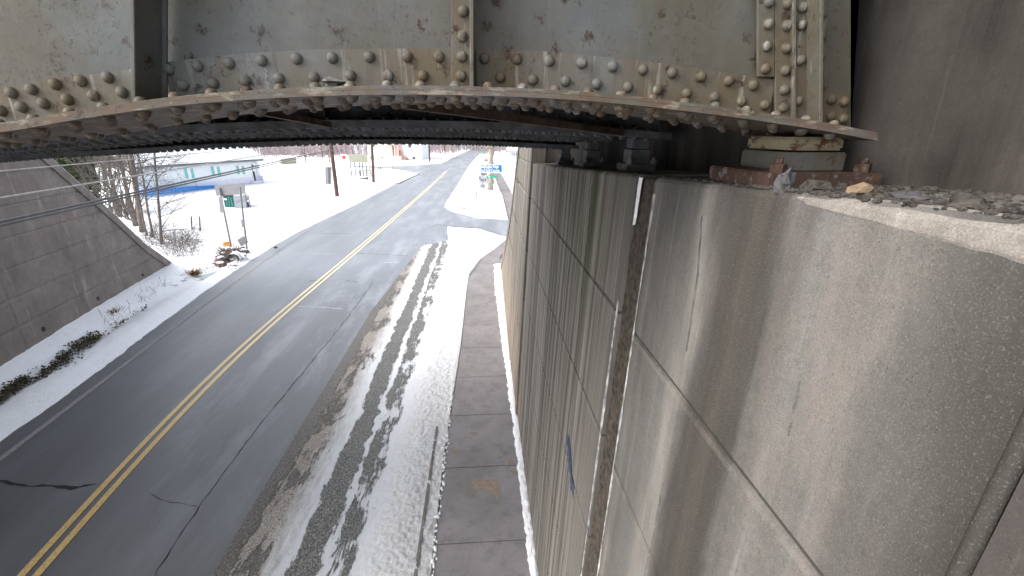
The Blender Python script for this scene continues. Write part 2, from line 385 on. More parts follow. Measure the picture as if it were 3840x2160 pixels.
m = M("sidewalk concrete")
c = m.mix(m.ramp(m.noise(1.3, detail=6, rough=.65), [(.35, 0), (.65, 1)]), (.20, .186, .188), (.265, .248, .252))
c = m.mix(m.ramp(m.noise(5, detail=7, rough=.7), [(.5, 0), (.7, .5)]), c, (.10, .092, .088))
c = m.mix(m.ramp(m.noise(90, detail=4, rough=.8), [(.3, .7), (.42, 0)]), c, (.04, .036, .033))
c = m.mix(m.ramp(m.noise(2.3, detail=5, rough=.5, loc=(1.3, 0, 0)), [(.64, 0), (.66, .8)]), c, (.21, .17, .125))
m.bump(m.noise(70, detail=6, rough=.75), .3, .004)
mat_walk = m.done(c, .75, .35)
mat_curb = plain("kerb stone", (.17, .155, .14), .9, .35, 9)
m = M("worn yellow paint")
c = m.mix(m.ramp(m.noise(55, detail=8, rough=.85), [(.50, 0), (.60, 1)]), (.62, .42, .15), (.13, .11, .08))
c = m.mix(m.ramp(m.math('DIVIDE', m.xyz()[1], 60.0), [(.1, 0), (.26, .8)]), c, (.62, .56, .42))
mat_yellow = m.done(c, .6, .4)
m = M("worn white paint")
mat_white = m.done(m.mix(m.ramp(m.noise(60, detail=8, rough=.85), [(.40, 0), (.56, 1)]), (.42, .42, .41), (.10, .10, .10)), .6, .4)
mat_crack = plain("crack shadow grit", (.022, .022, .022), .9, .3, 30)
mat_crackpale = plain("frosted crack", (.55, .58, .64), .7, .3, 12)

mat_bark = plain("bare bark", (.12, .10, .088), .95, .45, 12)
mat_twig = plain("thin twigs", (.10, .088, .078), .95, .4, 8)
mat_bark_grey = plain("grey bark", (.30, .27, .23), .95, .35, 6)
mat_brush = plain("winter brush", (.30, .25, .255), .95, .5, 2)
mat_ever = plain("dull evergreen leaves", (.055, .07, .03), .9, .5, 4)
mat_deadleaf = plain("dead tan leaves", (.30, .2, .1), .95, .4, 8)
mat_litter = plain("wet leaf litter", (.06, .052, .032), .9, .8, 14)
mat_stone = plain("grey stone", (.075, .072, .074), .9, .4, 14, bump=.5)
mat_stone_tan = plain("tan stone", (.20, .145, .095), .9, .35, 20, bump=.5)
mat_rubble = plain("gritty rubble", (.075, .068, .06), .95, .7, 40, bump=.9)
mat_poleW = plain("brown pole wood", (.10, .062, .05), .9, .3, 5)
mat_galv = plain("galvanised metal", (.22, .225, .23), .5, .15, 6, .5, 0, .3)
mat_signback = plain("sign back aluminium", (.24, .24, .255), .5, .08, 4, .5, 0, .2)
mat_cable = plain("black cable sheath", (.10, .10, .105), .6, .3, 6)
mat_cable_pale = plain("pale cable sheath", (.34, .33, .32), .6, .3, 6)
mat_blue = plain("sign blue", (.0, .13, .38), .4, .05, 4, bump=0)
mat_whitep = plain("white paint", (.8, .8, .8), .5, .04, 3, bump=0)
mat_plate = plain("sign plate white", (.40, .42, .43), .5, .04, 3, bump=0)
mat_black = plain("black paint", (.015, .015, .015), .5, .1, 4, bump=0)
mat_green_sign = plain("sign green", (.05, .36, .22), .4, .05, 4, bump=0)
mat_orange = plain("orange board", (.5, .24, .07), .8, .4, 14)
mat_siding = plain("white siding", (.76, .80, .82), .7, .03, 2, bump=0)
mat_siding_blue = plain("pale lavender foundation", (.68, .69, .78), .8, .05, 3)
mat_bluetarp = plain("bright blue sheeting", (.14, .48, .90), .5, .1, 3)
mat_pane_teal = plain("teal window glass", (.18, .5, .48), .25, .15, 3, .6, 0)
mat_pane_dark = plain("dark window glass", (.08, .09, .10), .2, .2, 3, .6, 0)
mat_door = plain("dark brown door", (.05, .042, .044), .6, .2, 6)
mat_green_dump = plain("green steel box", (.05, .18, .16), .6, .15, 4)
mat_grey_dump = plain("grey steel box", (.38, .40, .42), .6, .1, 4)
mat_cream = plain("cream block", (.62, .58, .46), .85, .1, 4)
mat_pink = plain("pink block", (.66, .52, .47), .85, .1, 4)
mat_brick = plain("red brick", (.38, .19, .14), .9, .3, 12)
mat_tanboard = plain("weathered tan board", (.34, .34, .27), .9, .15, 8)
mat_table = plain("weathered green grey wood", (.13, .15, .12), .9, .2, 8)
mat_bluepost = plain("blue painted post", (.08, .2, .42), .6, .1, 6)
mat_sblue = plain("blue wall paint", (.10, .16, .55), .7, .1, 6)
mat_cyan = plain("pale blue column", (.25, .55, .75), .7, .1, 6)
mat_redbox = plain("red box", (.55, .08, .05), .6, .1, 6)
mat_waterice = plain("grey ice water", (.30, .35, .38), .2, .15, 3, .6)
mat_roofgrey = plain("grey shingle", (.2, .2, .21), .9, .2, 6)
mat_ground_hill = plain("wooded hillside", (.30, .26, .26), .95, .45, .25)

# ================================================================ GROUND
bm = B()
grid(bm, 60, 60, lambda u, v: Vector(((u - .5) * 1600, -300 + v * 1900, -.03)))
struct(obj("snow_ground", bm, mat_snow))

RL = [(-9.15, -60), (-9.15, 4), (-9.2, 7.7)] + [tuple(G(*p)[:2]) for p in [(290, 1450), (650, 1180), (900, 1000), (1130, 862), (1301, 785), (1391, 738), (1498, 681), (1570, 653), (1657, 611), (1700, 590), (1737, 572)]] + [(-2, 170), (14, 230)]
RR = [(-.98, -60), (-.98, 14), (-1.3, 20), (-1.9, 24)] + [tuple(G(*p)[:2]) for p in [(1675, 752), (1698, 720), (1728, 670), (1759, 620), (1798, 576), (1850, 570)]] + [(11, 170), (30, 230)]
def edge(L, y):
    q = [(b, a) for a, b in L]
    if len(q) < 8 or L is walkL_ref: return interp(q, y)
    return sum(interp(q, y + dy * max(1.0, y * .09)) for dy in (-1.5, -1, -.5, 0, .5, 1, 1.5)) / 7
walkL_ref = None
ys = [-60, -30, 0] + [1.5 * k for k in range(1, 66)] + [100, 104, 108, 112, 116, 120, 125, 130, 135, 140, 150, 160, 170, 200, 230]
ys_old = [-60, -30, 0, 3, 6, 9, 12, 15, 18, 21, 24, 27, 30, 34, 38, 42, 47, 52, 58, 64, 70, 78, 88, 100, 115, 130, 150, 170, 200, 230]
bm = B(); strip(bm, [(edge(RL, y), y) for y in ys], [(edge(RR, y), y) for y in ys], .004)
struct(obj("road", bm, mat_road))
# side road on the left, driveway on the right
bm = B(); P = [G(*p) for p in [(1300, 621), (1412, 624), (1519, 622), (1650, 613), (1665, 622), (1580, 656), (1553, 647), (1519, 640), (1455, 630), (1330, 626)]]
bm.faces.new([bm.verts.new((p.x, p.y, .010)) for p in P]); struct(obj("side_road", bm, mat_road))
bm = B(); P = [G(*p) for p in [(1660, 768), (1675, 785), (1702, 796), (1798, 818), (1900, 824), (1925, 830), (1925, 893), (1870, 880), (1792, 856), (1700, 850), (1640, 842), (1625, 850)]]
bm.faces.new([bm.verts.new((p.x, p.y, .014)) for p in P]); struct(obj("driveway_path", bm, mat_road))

# painted lines
def centre_line(pxs, w, off, name, mat, z, y0=None):
    pts = [G(*p) for p in pxs]
    if y0 is not None:
        d = pts[0] - pts[1]; pts = [pts[0] + d * ((y0 - pts[0].y) / d.y)] + pts
    fine = []
    for a, b in zip(pts, pts[1:]):
        for k in range(6): fine.append(a.lerp(b, k / 6))
    fine.append(pts[-1])
    for _ in range(30): fine = [fine[0]] + [(fine[i - 1] + fine[i] * 2 + fine[i + 1]) / 4 for i in range(1, len(fine) - 1)] + [fine[-1]]
    L, Rt = [], []
    for i, p in enumerate(fine):
        d = (fine[min(i + 1, len(fine) - 1)] - fine[max(i - 1, 0)]).normalized(); n = Vector((d.y, -d.x, 0))
        L.append(p + n * (off - w / 2)); Rt.append(p + n * (off + w / 2))
    bm = B(); strip(bm, L, Rt, z); return struct(obj(name, bm, mat))
yel = [(104, 2160), (432, 1790), (760, 1447), (1000, 1217), (1237, 1028), (1420, 870), (1580, 730), (1640, 676), (1676, 640)]
centre_line(yel, .105, -.10, "yellow_line_marking", mat_yellow, .012, -20)
centre_line(yel, .105, .10, "yellow_line_marking", mat_yellow, .012, -20)
centre_line([(20, 1710), (300, 1497), (640, 1235), (900, 1045), (1000, 966), (1190, 845)], .12, 0, "white_edge_marking", mat_white, .012, -20)
def crack(pxs, w, mat, seed, z=.009):
    random.seed(seed); pts = [G(*p) for p in pxs]; fine = []
    for a, b in zip(pts, pts[1:]):
        n = max(3, int((b - a).length / .12))
        for k in range(n): fine.append(a.lerp(b, k / n) + Vector((random.uniform(-1, 1), random.uniform(-1, 1), 0)) * .018)
    fine.append(pts[-1]); bm = B(); L, Rt = [], []
    for i, p in enumerate(fine):
        d = (fine[min(i + 1, len(fine) - 1)] - fine[max(i - 1, 0)]); d.z = 0; d.normalize(); n = Vector((d.y, -d.x, 0))
        ww = w * .75 * random.uniform(.15, 1.2) * (.25 if i in (0, len(fine) - 1) else 1)
        L.append(p - n * ww / 2); Rt.append(p + n * ww / 2)
    strip(bm, L, Rt, z); return struct(obj("road_crack_line", bm, mat))
crack([(-200, 1800), (0, 1806), (110, 1824), (180, 1820), (270, 1834), (360, 1815)], .07, mat_crack, 1)
crack([(180, 1820), (290, 1830), (340, 1815)], .05, mat_crack, 11, .0095)
crack([(575, 2170), (640, 2060), (700, 1970), (745, 1905), (800, 1830), (900, 1690), (1000, 1560), (1100, 1440), (1250, 1260), (1330, 1155), (1400, 1060)], .024, mat_crack, 2)
crack([(560, 1850), (620, 1880), (690, 1890), (745, 1905)], .012, mat_crack, 3)
crack([(1115, 1148), (1200, 1152), (1290, 1160)], .05, mat_crackpale, 4)
crack([(1150, 1055), (1290, 1050), (1350, 1062)], .04, mat_crack, 5)
crack([(1170, 953), (1270, 954)], .06, mat_crackpale, 6)
crack([(1330, 950), (1440, 955), (1530, 960)], .05, mat_crack, 7)
crack([(1200, 876), (1320, 877)], .06, mat_crack, 8)
crack([(1420, 985), (1500, 985)], .07, mat_crackpale, 9)

# left verge: snow between road and wing wall, with a shallow ditch
def verge(u, v):
    Y = -6 + v * v * 66 + v * 8
    x0 = edge(RL, Y); X = x0 - u * 11
    X += (.10 * fbm(Y * 1.3, 3.3) + .05 * fbm(Y * 6, 8)) * (1 - u)
    d = x0 - X
    h = .012 + .10 * min(1, d / .5) + .05 * fbm(X * 1.2, Y * 1.2) * min(1, d) + .035 * fbm(X * 5, Y * 5, 3) * min(1, d * 2)
    dit = edge([(-10.35, 0), (-10.7, 9), (-11.0, 12), (-11.3, 15), (-11.5, 20), (-14, 40)], Y)
    h -= .12 * math.exp(-((X - dit) / .35) ** 2) * (1 if Y < 24 else 0)
    h += .22 * min(1, max(0, (dit - .3 - X) / .8))
    if u == 0: h = .0
    h *= max(0, 1 - max(0, Y - 34) / 34)
    return Vector((X, Y, max(h, .0) + .006))
bm = B(); grid(bm, 110, 420, verge); struct(obj("snow_verge", bm, mat_snow_verge, smooth=True))

# right shoulder with slush, snow bank
walkL = [(-.75, -60), (-.75, 7)] + [tuple(G(*p, .13)[:2]) for p in [(1730, 1300), (1750, 1100), (1760, 1025), (1800, 972), (1860, 930), (1905, 893), (1925, 880)]]
walkL_ref = walkL
def bank(u, v):
    yend = interp([(0, 23.0), (.12, 23.6), (.3, 24.6), (.45, 25.2), (.6, 25.4), (.8, 24.6), (1, 23.9)], u) + .35 * fbm(u * 9, 2)
    Y = 3 + v ** 1.35 * (yend - 3)
    xr = edge(walkL, Y) if Y > 7 else -.75
    xl = interp([(14, -3.72), (26, -3.0)], Y)
    X = xl + (xr - xl) * u
    h = .018 + .012 * fbm(X * 3, Y * 1.0) + (.010 * fbm(X * 22, Y * 18, 2, 3) if Y < 12 else 0)
    s = max(0, min(1, (X + 1.95) / .75)); s = s * s * (3 - 2 * s)
    h += s * (.12 + .035 * fbm(X * 6, Y * 6) + .03 * fbm(X * 16, Y * 14, 2))
    s2 = math.exp(-((X + 2.95) / .28) ** 2)
    h += s2 * .03 * (1 + fbm(X * 9, Y * 2.5))
    if u > .995: h = .0
    if u < .01 or v > .998: h = .0045
    return Vector((X, Y, max(.0045, h)))
bm = B(); grid(bm, 170, 900, bank); struct(obj("snow_shoulder", bm, mat_slush, smooth=True))
bm = B(); box(bm, (-.985, -60, -.02), (-.94, 7.6, .150)); struct(obj("kerb", bm, mat_curb))

# sidewalk slabs
bm = B(); Y = -6.0
joints = [4.905 + (k - 7) * 1.525 for k in range(0, 16)]
ridges = joints + [joints[-1] + 1.525]
for a, b in zip(joints, joints[1:]):
    if a > 17.2: break
    xl0, xl1 = (edge(walkL, a) if a > 7 else -.75), (edge(walkL, b) if b > 7 else -.75)
    prism(bm, [(xl0 + .004, a + .008), (.6 + .004 * a, a + .008), (.6 + .004 * b, b - .008), (xl1 + .004, b - .008)], -.02, .13)
last = b
for (a, b, xa, xb) in [(last, 20.4, .62, .8), (20.4, 22.2, .8, 1.3), (22.2, 24.6, 1.3, 2.3)]:
    xl0, xl1 = edge(walkL, a), edge(walkL, b)
    prism(bm, [(xl0, a + .008), (max(xa, xl0 + .3), a + .008), (max(xb, xl1 + .4), b - .008), (xl1, b - .008)], -.02, .13)
bmesh.ops.bevel(bm, geom=[e for e in bm.edges if all(v.co.z > .1 for v in e.verts)], offset=.008, segments=1, affect='EDGES')
struct(obj("sidewalk", bm, mat_walk))
bm = B(); wl = [G(*p) for p in [(1905, 822), (1898, 790), (1885, 736), (1871, 707), (1860, 678), (1848, 655), (1842, 640), (1833, 612)]]
wr = [G(*p) for p in [(1965, 822), (1950, 790), (1926, 741), (1907, 702), (1889, 670), (1874, 645), (1862, 628), (1850, 606)]]
for k in range(len(wl) - 1):
    nn = max(1, round((wl[k + 1] - wl[k]).length / 1.6))
    for q in range(nn):
        a0, a1 = wl[k].lerp(wl[k + 1], (q + .03) / nn), wl[k].lerp(wl[k + 1], (q + .93) / nn)
        b0, b1 = wr[k].lerp(wr[k + 1], (q + .03) / nn), wr[k].lerp(wr[k + 1], (q + .93) / nn)
        prism(bm, [a0, b0, b1, a1], -.02, .03)
struct(obj("sidewalk", bm, mat_walk))
bm = B(); bm.faces.new([bm.verts.new(G(*p, .1335)) for p in [(1768, 1806), (1800, 1797), (1862, 1800), (1868, 1826), (1880, 1850), (1864, 1874), (1850, 1846), (1806, 1838), (1774, 1832)]])
struct(obj('sidewalk_patch_marking', bm, plain('tan sand patch', (.27, .215, .165), .85, .2, 14)))
# snow strip at the wall foot
def footsnow(u, v):
    Y = -2 + v * 21
    base = wallx(0) + interp([(0, 0), (9, .02), (13, .08), (18.5, .16)], Y)
    wd = interp([(0, .10), (5, .11), (8, .13), (11, .2), (16, .34), (19, .3)], Y)
    wd *= 1 + .45 * fbm(Y * 5, 1.7) + .25 * fbm(Y * 17, 4)
    X = base + .03 - (1 - u) * (wd + .03)
    h = .132 + .055 * math.sin(math.pi * min(1, u * .75 + .02)) * (1 + .9 * fbm(X * 16, Y * 9)) + .02 * fbm(Y * 30, X * 30)
    if u == 0: h = .10
    return Vector((X, Y, h))
bm = B(); grid(bm, 10, 700, footsnow); struct(obj("snow_strip", bm, mat_snow_chunk, smooth=True))
# frozen crust lumps along the inner sidewalk edge
bm = B(); random.seed(5)
for k in range(330):
    Y = random.uniform(3.5, 16); X = -.745 + random.gauss(0, .018) + .02 * fbm(Y * 3, 1)
    r = random.uniform(.010, .034)
    lump(bm, (X, Y, .135), (r, r * 1.3, r * .6), k, 1, 1)
struct(obj("snow_crust", bm, mat_snow_chunk, smooth=True), "stuff", "lumpy sandy snow crust along the road side of the sidewalk", "snow crust")

# island of snow beyond the driveway
bm = B(); P = [G(*p, .12) for p in [(1673, 758), (1668, 772), (1702, 787), (1798, 812), (1903, 816), (1885, 736), (1871, 707), (1860, 678), (1848, 655), (1833, 612), (1800, 577), (1760, 620), (1730, 670), (1700, 720)]]
prism(bm, P, -.02, .12); struct(obj("snow_island", bm, mat_snow))
bm = B(); pts = [G(*p, .13) for p in [(1700, 765), (1715, 773), (1735, 781), (1760, 788), (1784, 790)]]
tube(bm, pts, [.02, .05, .07, .06, .02], 6); struct(obj("kerb", bm, mat_curb))
# snow ridge along side road corner
bm = B(); pts = [G(*p, .03) for p in [(1400, 691), (1440, 690), (1498, 688), (1520, 677), (1545, 664), (1572, 652)]]
tube(bm, pts, .05, 6); struct(obj("kerb", bm, mat_curb))

# ================================================================ RIGHT ABUTMENT
SEAT = [(-3, 5.478), (.55, 5.466), (.9, 5.452), (1.35, 5.433), (2.57, 5.37), (7.85, 5.10)]
def seatz(Y): return interp(SEAT, Y)
GZ = [4.52, 3.60, 2.68, 1.76, .84]
def wall_section(bm, y0, y1, top, step=.1, groove=.010, gw=.015, depth=.9, off=0.0):
    """battered face with V grooves, top following top(Y), closed behind"""
    n = max(2, int((y1 - y0) / step)); cols = []
    for i in range(n + 1):
        Y = y0 + (y1 - y0) * i / n; zt = top(Y); prof = [(wallx(-.3) - off, -.3)]
        for g in sorted(GZ):
            if g + gw < zt - .05:
                prof += [(wallx(g - gw) - off, g - gw), (wallx(g - gw) + groove - off, g - gw + .004), (wallx(g + gw) + groove * .2 - off, g + gw)]
            else:
                q = zt - .04
                prof += [(wallx(q) - off, q)] * 3
        r = .022 + .012 * fbm(Y * 7, 2) + .006 * fbm(Y * 30, 5)
        prof += [(wallx(zt - r) - off, zt - r), (wallx(zt) - off + r * .35, zt - r * .35), (wallx(zt) - off + r, zt), (wallx(zt) - off + depth, zt + .004)]
        cols.append([bm.verts.new((x, Y, z)) for x, z in prof])
    for a, b in zip(cols, cols[1:]):
        for i in range(len(a) - 1):
            try: bm.faces.new((a[i], a[i + 1], b[i + 1], b[i]))
            except ValueError: pass
    for c in (cols[0], cols[-1]):
        e = bm.verts.new((c[-1].co.x, c[-1].co.y, -.3))
        try: bm.faces.new(c + [e])
        except ValueError: pass
ab = thing("abutment", "tall grey concrete bridge abutment with dark water streaks right of the sidewalk", "abutment")
bm = B(); wall_section(bm, .575, 2.315, seatz, .05); bmesh.ops.remove_doubles(bm, verts=bm.verts, dist=1e-5); obj("wall_panel", bm, mat_wall, ab)
bm = B(); wall_section(bm, 2.60, 7.8, seatz, .08); bmesh.ops.remove_doubles(bm, verts=bm.verts, dist=1e-5); obj("wall_panel", bm, mat_wall, ab)
# recessed joint between the two pours
bm = B()
def jf(u, v):
    Y = 2.265 + u * .37; z = -.3 + v * (seatz(Y) + .28)
    return Vector((wallx(z) + .028 + .016 * fbm(Y * 26, z * 5) + .01 * fbm(Y * 60, z * 14) - .012 * abs(u - .5), Y, z))
grid(bm, 24, 260, jf); obj("joint_filler", bm, mat_jointfill, ab)
for (ya, yb, za, zb, mt, s) in [(2.275, 2.318, .1, 5.3, mat_effgrey, 3), (2.597, 2.67, 0.1, 4.6, mat_effgrey, 9)]:
    bm = B()
    def ef(u, v, ya=ya, yb=yb, za=za, zb=zb, s=s):
        z = za + v * (zb - za); wv = (yb - ya) * max(.03, .36 + 1.7 * fbm(s, z * 2.2) + .9 * fbm(s, z * 11)); mid = (ya + yb) / 2
        Y = mid + (u - .5) * wv
        return Vector((wallx(z) - .001 - .006 * math.sin(math.pi * u), Y, z))
    grid(bm, 4, 160, ef); obj("mineral_crust", bm, mt, ab)
bm = B()
def ef2(u, v):
    z = 5.09 + v * .27; wv = .045 * (.55 + .6 * v + .5 * fbm(z * 14, 2)) * (1 if v > .02 else .1)
    return Vector((wallx(z) + .006 - .012 * math.sin(math.pi * u), 2.545 + (u - .5) * wv + .012 * fbm(z * 9, 7), z))
grid(bm, 4, 30, ef2); o = obj("mineral_crust", bm, mat_eff, ab); o["label"] = "bright white crust at the top of the open joint"
# raised vertical crack ridges
def crackridge(pts, w, mat, seed):
    bm = B(); prev = None
    for i in range(61):
        t = i / 60; k = t * (len(pts) - 1); a = pts[int(min(k, len(pts) - 2))]; b = pts[int(min(k, len(pts) - 2)) + 1]; f = k - int(min(k, len(pts) - 2))
        Y = a[0] + (b[0] - a[0]) * f + .012 * fbm(t * 9, seed) + .006 * fbm(t * 40, seed); z = a[1] + (b[1] - a[1]) * f
        ww = max(.0015, w * .55 * (.15 + math.sin(math.pi * t) * (.8 + 2.2 * fbm(t * 23, seed + 3))))
        r = [bm.verts.new((wallx(z) - e, Y + s * ww / 2, z)) for s, e in ((-1, -.001), (0, .004), (1, -.001))]
        if prev:
            for j in range(2): bm.faces.new((prev[j], prev[j + 1], r[j + 1], r[j]))
        prev = r
    obj("crack_scar", bm, mat, ab)
mat_scar = plain("sealed crack grey", (.10, .097, .088), .9, .5, 14)
crackridge([(1.76, 5.28), (1.71, 5.05), (1.68, 4.72)], .026, mat_scar, 1)
crackridge([(1.66, 4.04), (1.66, 3.62)], .035, mat_scar, 2)
crackridge([(1.665, 3.58), (1.67, 3.0)], .04, mat_scar, 6)
crackridge([(1.045, 4.95), (1.03, 4.78)], .018, mat_scar, 3)
crackridge([(4.45, 5.15), (4.4, 4.2), (4.42, 3.0)], .03, mat_scar, 4)
crackridge([(3.62, 5.2), (3.6, 4.2)], .02, mat_scar, 5)
# blue paint smear
bm = B(); random.seed(12)
for k in range(75):
    t = random.random(); Yc = 3.50 - .33 * t + random.gauss(0, .035); z = 2.86 - .26 * t + random.uniform(-.05, .05)
    L = random.uniform(.03, .08); wv = random.uniform(.008, .02)
    vs = [bm.verts.new((wallx(zz) - .0022 - k * 4e-5, yy, zz)) for yy, zz in ((Yc - wv, z - L * .5), (Yc + wv * .4, z - L), (Yc + wv, z), (Yc, z + L))]
    bm.faces.new(vs)
o = obj("paint_smear", bm, plain("faded blue paint", (.055, .075, .14), .7, .2, 20), ab)
# worn chamfer on the near seat edge, top light painted into its pale colour
bm = B()
def cham(u, v):
    Y = .58 + v * .66; zt = seatz(Y); r = (.05 * (1 - v) + .028) * (1 + .22 * fbm(Y * 6, 1.2)); w_e = math.sin(math.pi * min(1, .5 + .5 * (1 - v) * 3)) 
    if u < .7:
        z = zt - r + (r - .016) * u / .7; o_ = .0045 * min(1, u * 6) * min(1, (1 - v) * 6) - .0015
        return Vector((wallx(z) - o_, Y, z))
    k = (u - .7) / .3; a = k * math.pi / 2
    return Vector((wallx(zt) - .003 + .022 * (1 - math.cos(a)) + .03 * k, Y, zt - .016 + .019 * math.sin(a)))
grid(bm, 14, 120, cham); obj("worn_lit_edge", bm, mat_wall_pale, ab)
# backwall behind the seat
bm = B()
def bw(u, v):
    Y = .2 + u * 8.2; z = 4.8 + v * 3.2
    return Vector((1.385 + .004 * fbm(Y * 5, z * 5), Y, z))
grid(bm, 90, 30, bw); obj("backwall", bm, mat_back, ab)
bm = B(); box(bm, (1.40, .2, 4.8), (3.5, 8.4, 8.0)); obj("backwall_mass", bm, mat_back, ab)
# near return wall, rough dark concrete beyond the open crack
bm = B(); wall_section(bm, -9, .545, lambda Y: 5.42, .25, .010, .015, .9, .0)
bmesh.ops.remove_doubles(bm, verts=bm.verts, dist=1e-5)
o = obj("retaining_wall", bm, mat_rough); tag(o, "rough dark concrete wall at the bottom right past the long crack", "wall")
bm = B()
def rl(u, v):
    z = .2 + v * 5.15; a = math.pi * u
    return Vector((wallx(z) + .012 - .017 * math.sin(a), .553 + .024 * (1 - math.cos(a)) / 2 * 1.3 + .004 * fbm(z * 4, 3), z))
grid(bm, 8, 160, rl); obj("rounded_edge", bm, mat_wall, ab, smooth=True)

# far right wing wall with sloping coping
wg = thing("wing_wall", "streaked concrete wing wall with sloped top beyond the abutment beside the sidewalk", "wall", "sloped wing walls")
WT = [(7.85, 5.85), (10.4, 5.82), (11.2, 5.0), (12.0, 4.13), (13.2, 3.12), (16, 1.5), (18.6, .15)]
def wgx(Y, z): return wallx(z) + interp([(7.8, -.01), (10.5, -.0), (13, .04), (18.6, .14)], Y)
bm = B()
def wf(u, v):
    Y = 7.83 + u * 10.8; zt = interp(WT, Y); z = -.3 + v * (zt + .3)
    g = min(abs(z - q) for q in GZ + [5.06])
    return Vector((wgx(Y, z) + (.014 if g < .02 else 0), Y, z))
grid(bm, 110, 190, wf)
obj("wall_panel", bm, mat_wall, wg)
bm = B(); box(bm, (1.02, 7.84, -.3), (2.2, 10.4, 5.84)); obj("wall_mass", bm, mat_wall, wg)
bm = B()
for (a, za), (b, zb) in zip(WT[1:], WT[2:]):
    vs = []
    for Y, zt in ((a, za), (b, zb)):
        x0 = wgx(Y, zt) - .03
        vs += [bm.verts.new(p) for p in ((x0, Y, zt - .22), (x0, Y, zt), (x0 + .5, Y, zt), (x0 + .5, Y, zt - .22))]
    for i in range(4): bm.faces.new((vs[i], vs[(i + 1) % 4], vs[4 + (i + 1) % 4], vs[4 + i]))
obj("coping", bm, mat_wall, wg)
bm = B(); box(bm, (wallx(5) - .035, 7.80, -.3), (wallx(5) + .2, 8.02, 5.85)); 
for v in bm.verts:
    v.co.x += WB * (v.co.z - 5)
obj("pilaster", bm, mat_wall, wg)

# ================================================================ LEFT WING WALL
a = G(0, 1420); b = G(665, 1005); d = (b - a); d.z = 0; Ln = d.length; d.normalize(); nL = Vector((d.y, -d.x, 0))  # towards the road
lw = thing("wing_wall", "brownish concrete wing wall with sloped snowy top at the left behind the ditch", "wall", "sloped wing walls")
def onL(px, py): return onPl(px, py, a, nL)
def sof(p): return (p - a).dot(d)
sil = sorted([(sof(p), p.z) for p in [onL(*q) for q in [(190, 597), (330, 720), (430, 810), (540, 915), (640, 985), (665, 1003)]]])
s0, z0 = sil[0]; slope = (sil[1][1] - z0) / (sil[1][0] - s0)
top = [(-9.0, 5.6), (s0 - (5.6 - z0) / abs(slope), 5.6)] + sil
LG = [4.57, 3.85, 3.08, 2.36, 1.62, .9]
vjs = sof(onL(425, 1050))
bm = B()
def lf(u, v):
    s = -9 + u * (Ln + 9); zt = interp(top, s); z = -.4 + v * (zt + .4)
    g = min(abs(z - q) for q in LG); gr = .02 if (g < .03 or abs(s - vjs) < .022 or abs(s - 1.0) < .02) and z < zt - .33 else 0
    p = a + d * s - nL * gr
    return Vector((p.x, p.y, z))
grid(bm, 300, 150, lf); obj("wall_panel", bm, mat_left, lw)
bm = B(); prev = None
for s, zt in top:
    p = a + d * s; q = p + nL * .05; r = p - nL * .45; dn = .34
    ring = [bm.verts.new((q.x, q.y, zt - dn)), bm.verts.new((q.x, q.y, zt)), bm.verts.new((r.x, r.y, zt)), bm.verts.new((r.x, r.y, zt - dn))]
    if prev:
        for i in range(4): bm.faces.new((prev[i], prev[(i + 1) % 4], ring[(i + 1) % 4], ring[i]))
    prev = ring
bm.faces.new(prev); obj("coping", bm, mat_left, lw)
bm = B(); prev = None
for s, zt in top[1:]:
    p = a + d * s; q = p + nL * .015; r = p - nL * .43
    ring = [bm.verts.new((q.x, q.y, zt + .002)), bm.verts.new((q.x, q.y, zt + .06)), bm.verts.new((r.x, r.y, zt + .07)), bm.verts.new((r.x, r.y, zt + .002))]
    if prev:
        for i in range(4): bm.faces.new((prev[i], prev[(i + 1) % 4], ring[(i + 1) % 4], ring[i]))
    prev = ring
obj("snow_cap", bm, mat_snow, lw)
bm = B()
for s, z in [(sof(onL(172, 1260)), .55), (sof(onL(377, 1150)), .55), (sof(onL(543, 1060)), .5)]:
    p = a + d * s + nL * .004; tube(bm, [Vector((p.x, p.y, z)) - nL * .05, Vector((p.x, p.y, z)) + nL * .002], .07, 10)
obj("weep_hole", bm, mat_black, lw)
bm = B(); r_ = a - d * 9; q_ = a + d * 1.2
prism(bm, [(r_.x - nL.x * .5, r_.y - nL.y * .5), (q_.x - nL.x * .5, q_.y - nL.y * .5), (q_.x - 7, q_.y), (r_.x - 7, r_.y)], -.3, 5.3); obj("wall_mass", bm, mat_left, lw)
# earth fill behind wing wall
bm = B()
def fill(u, v):
    s = -2 + u * (Ln + 3); zt = interp(top, s) - .1; p = a + d * s - nL * (.44 + v * 9)
    h = zt * (1 - v) ** 1.4 if s < Ln else max(0, 0)
    return Vector((p.x, p.y, max(-.02, h - .05) + .08 * fbm(p.x, p.y)))
grid(bm, 40, 24, fill); struct(obj("embankment_terrain", bm, mat_snow))

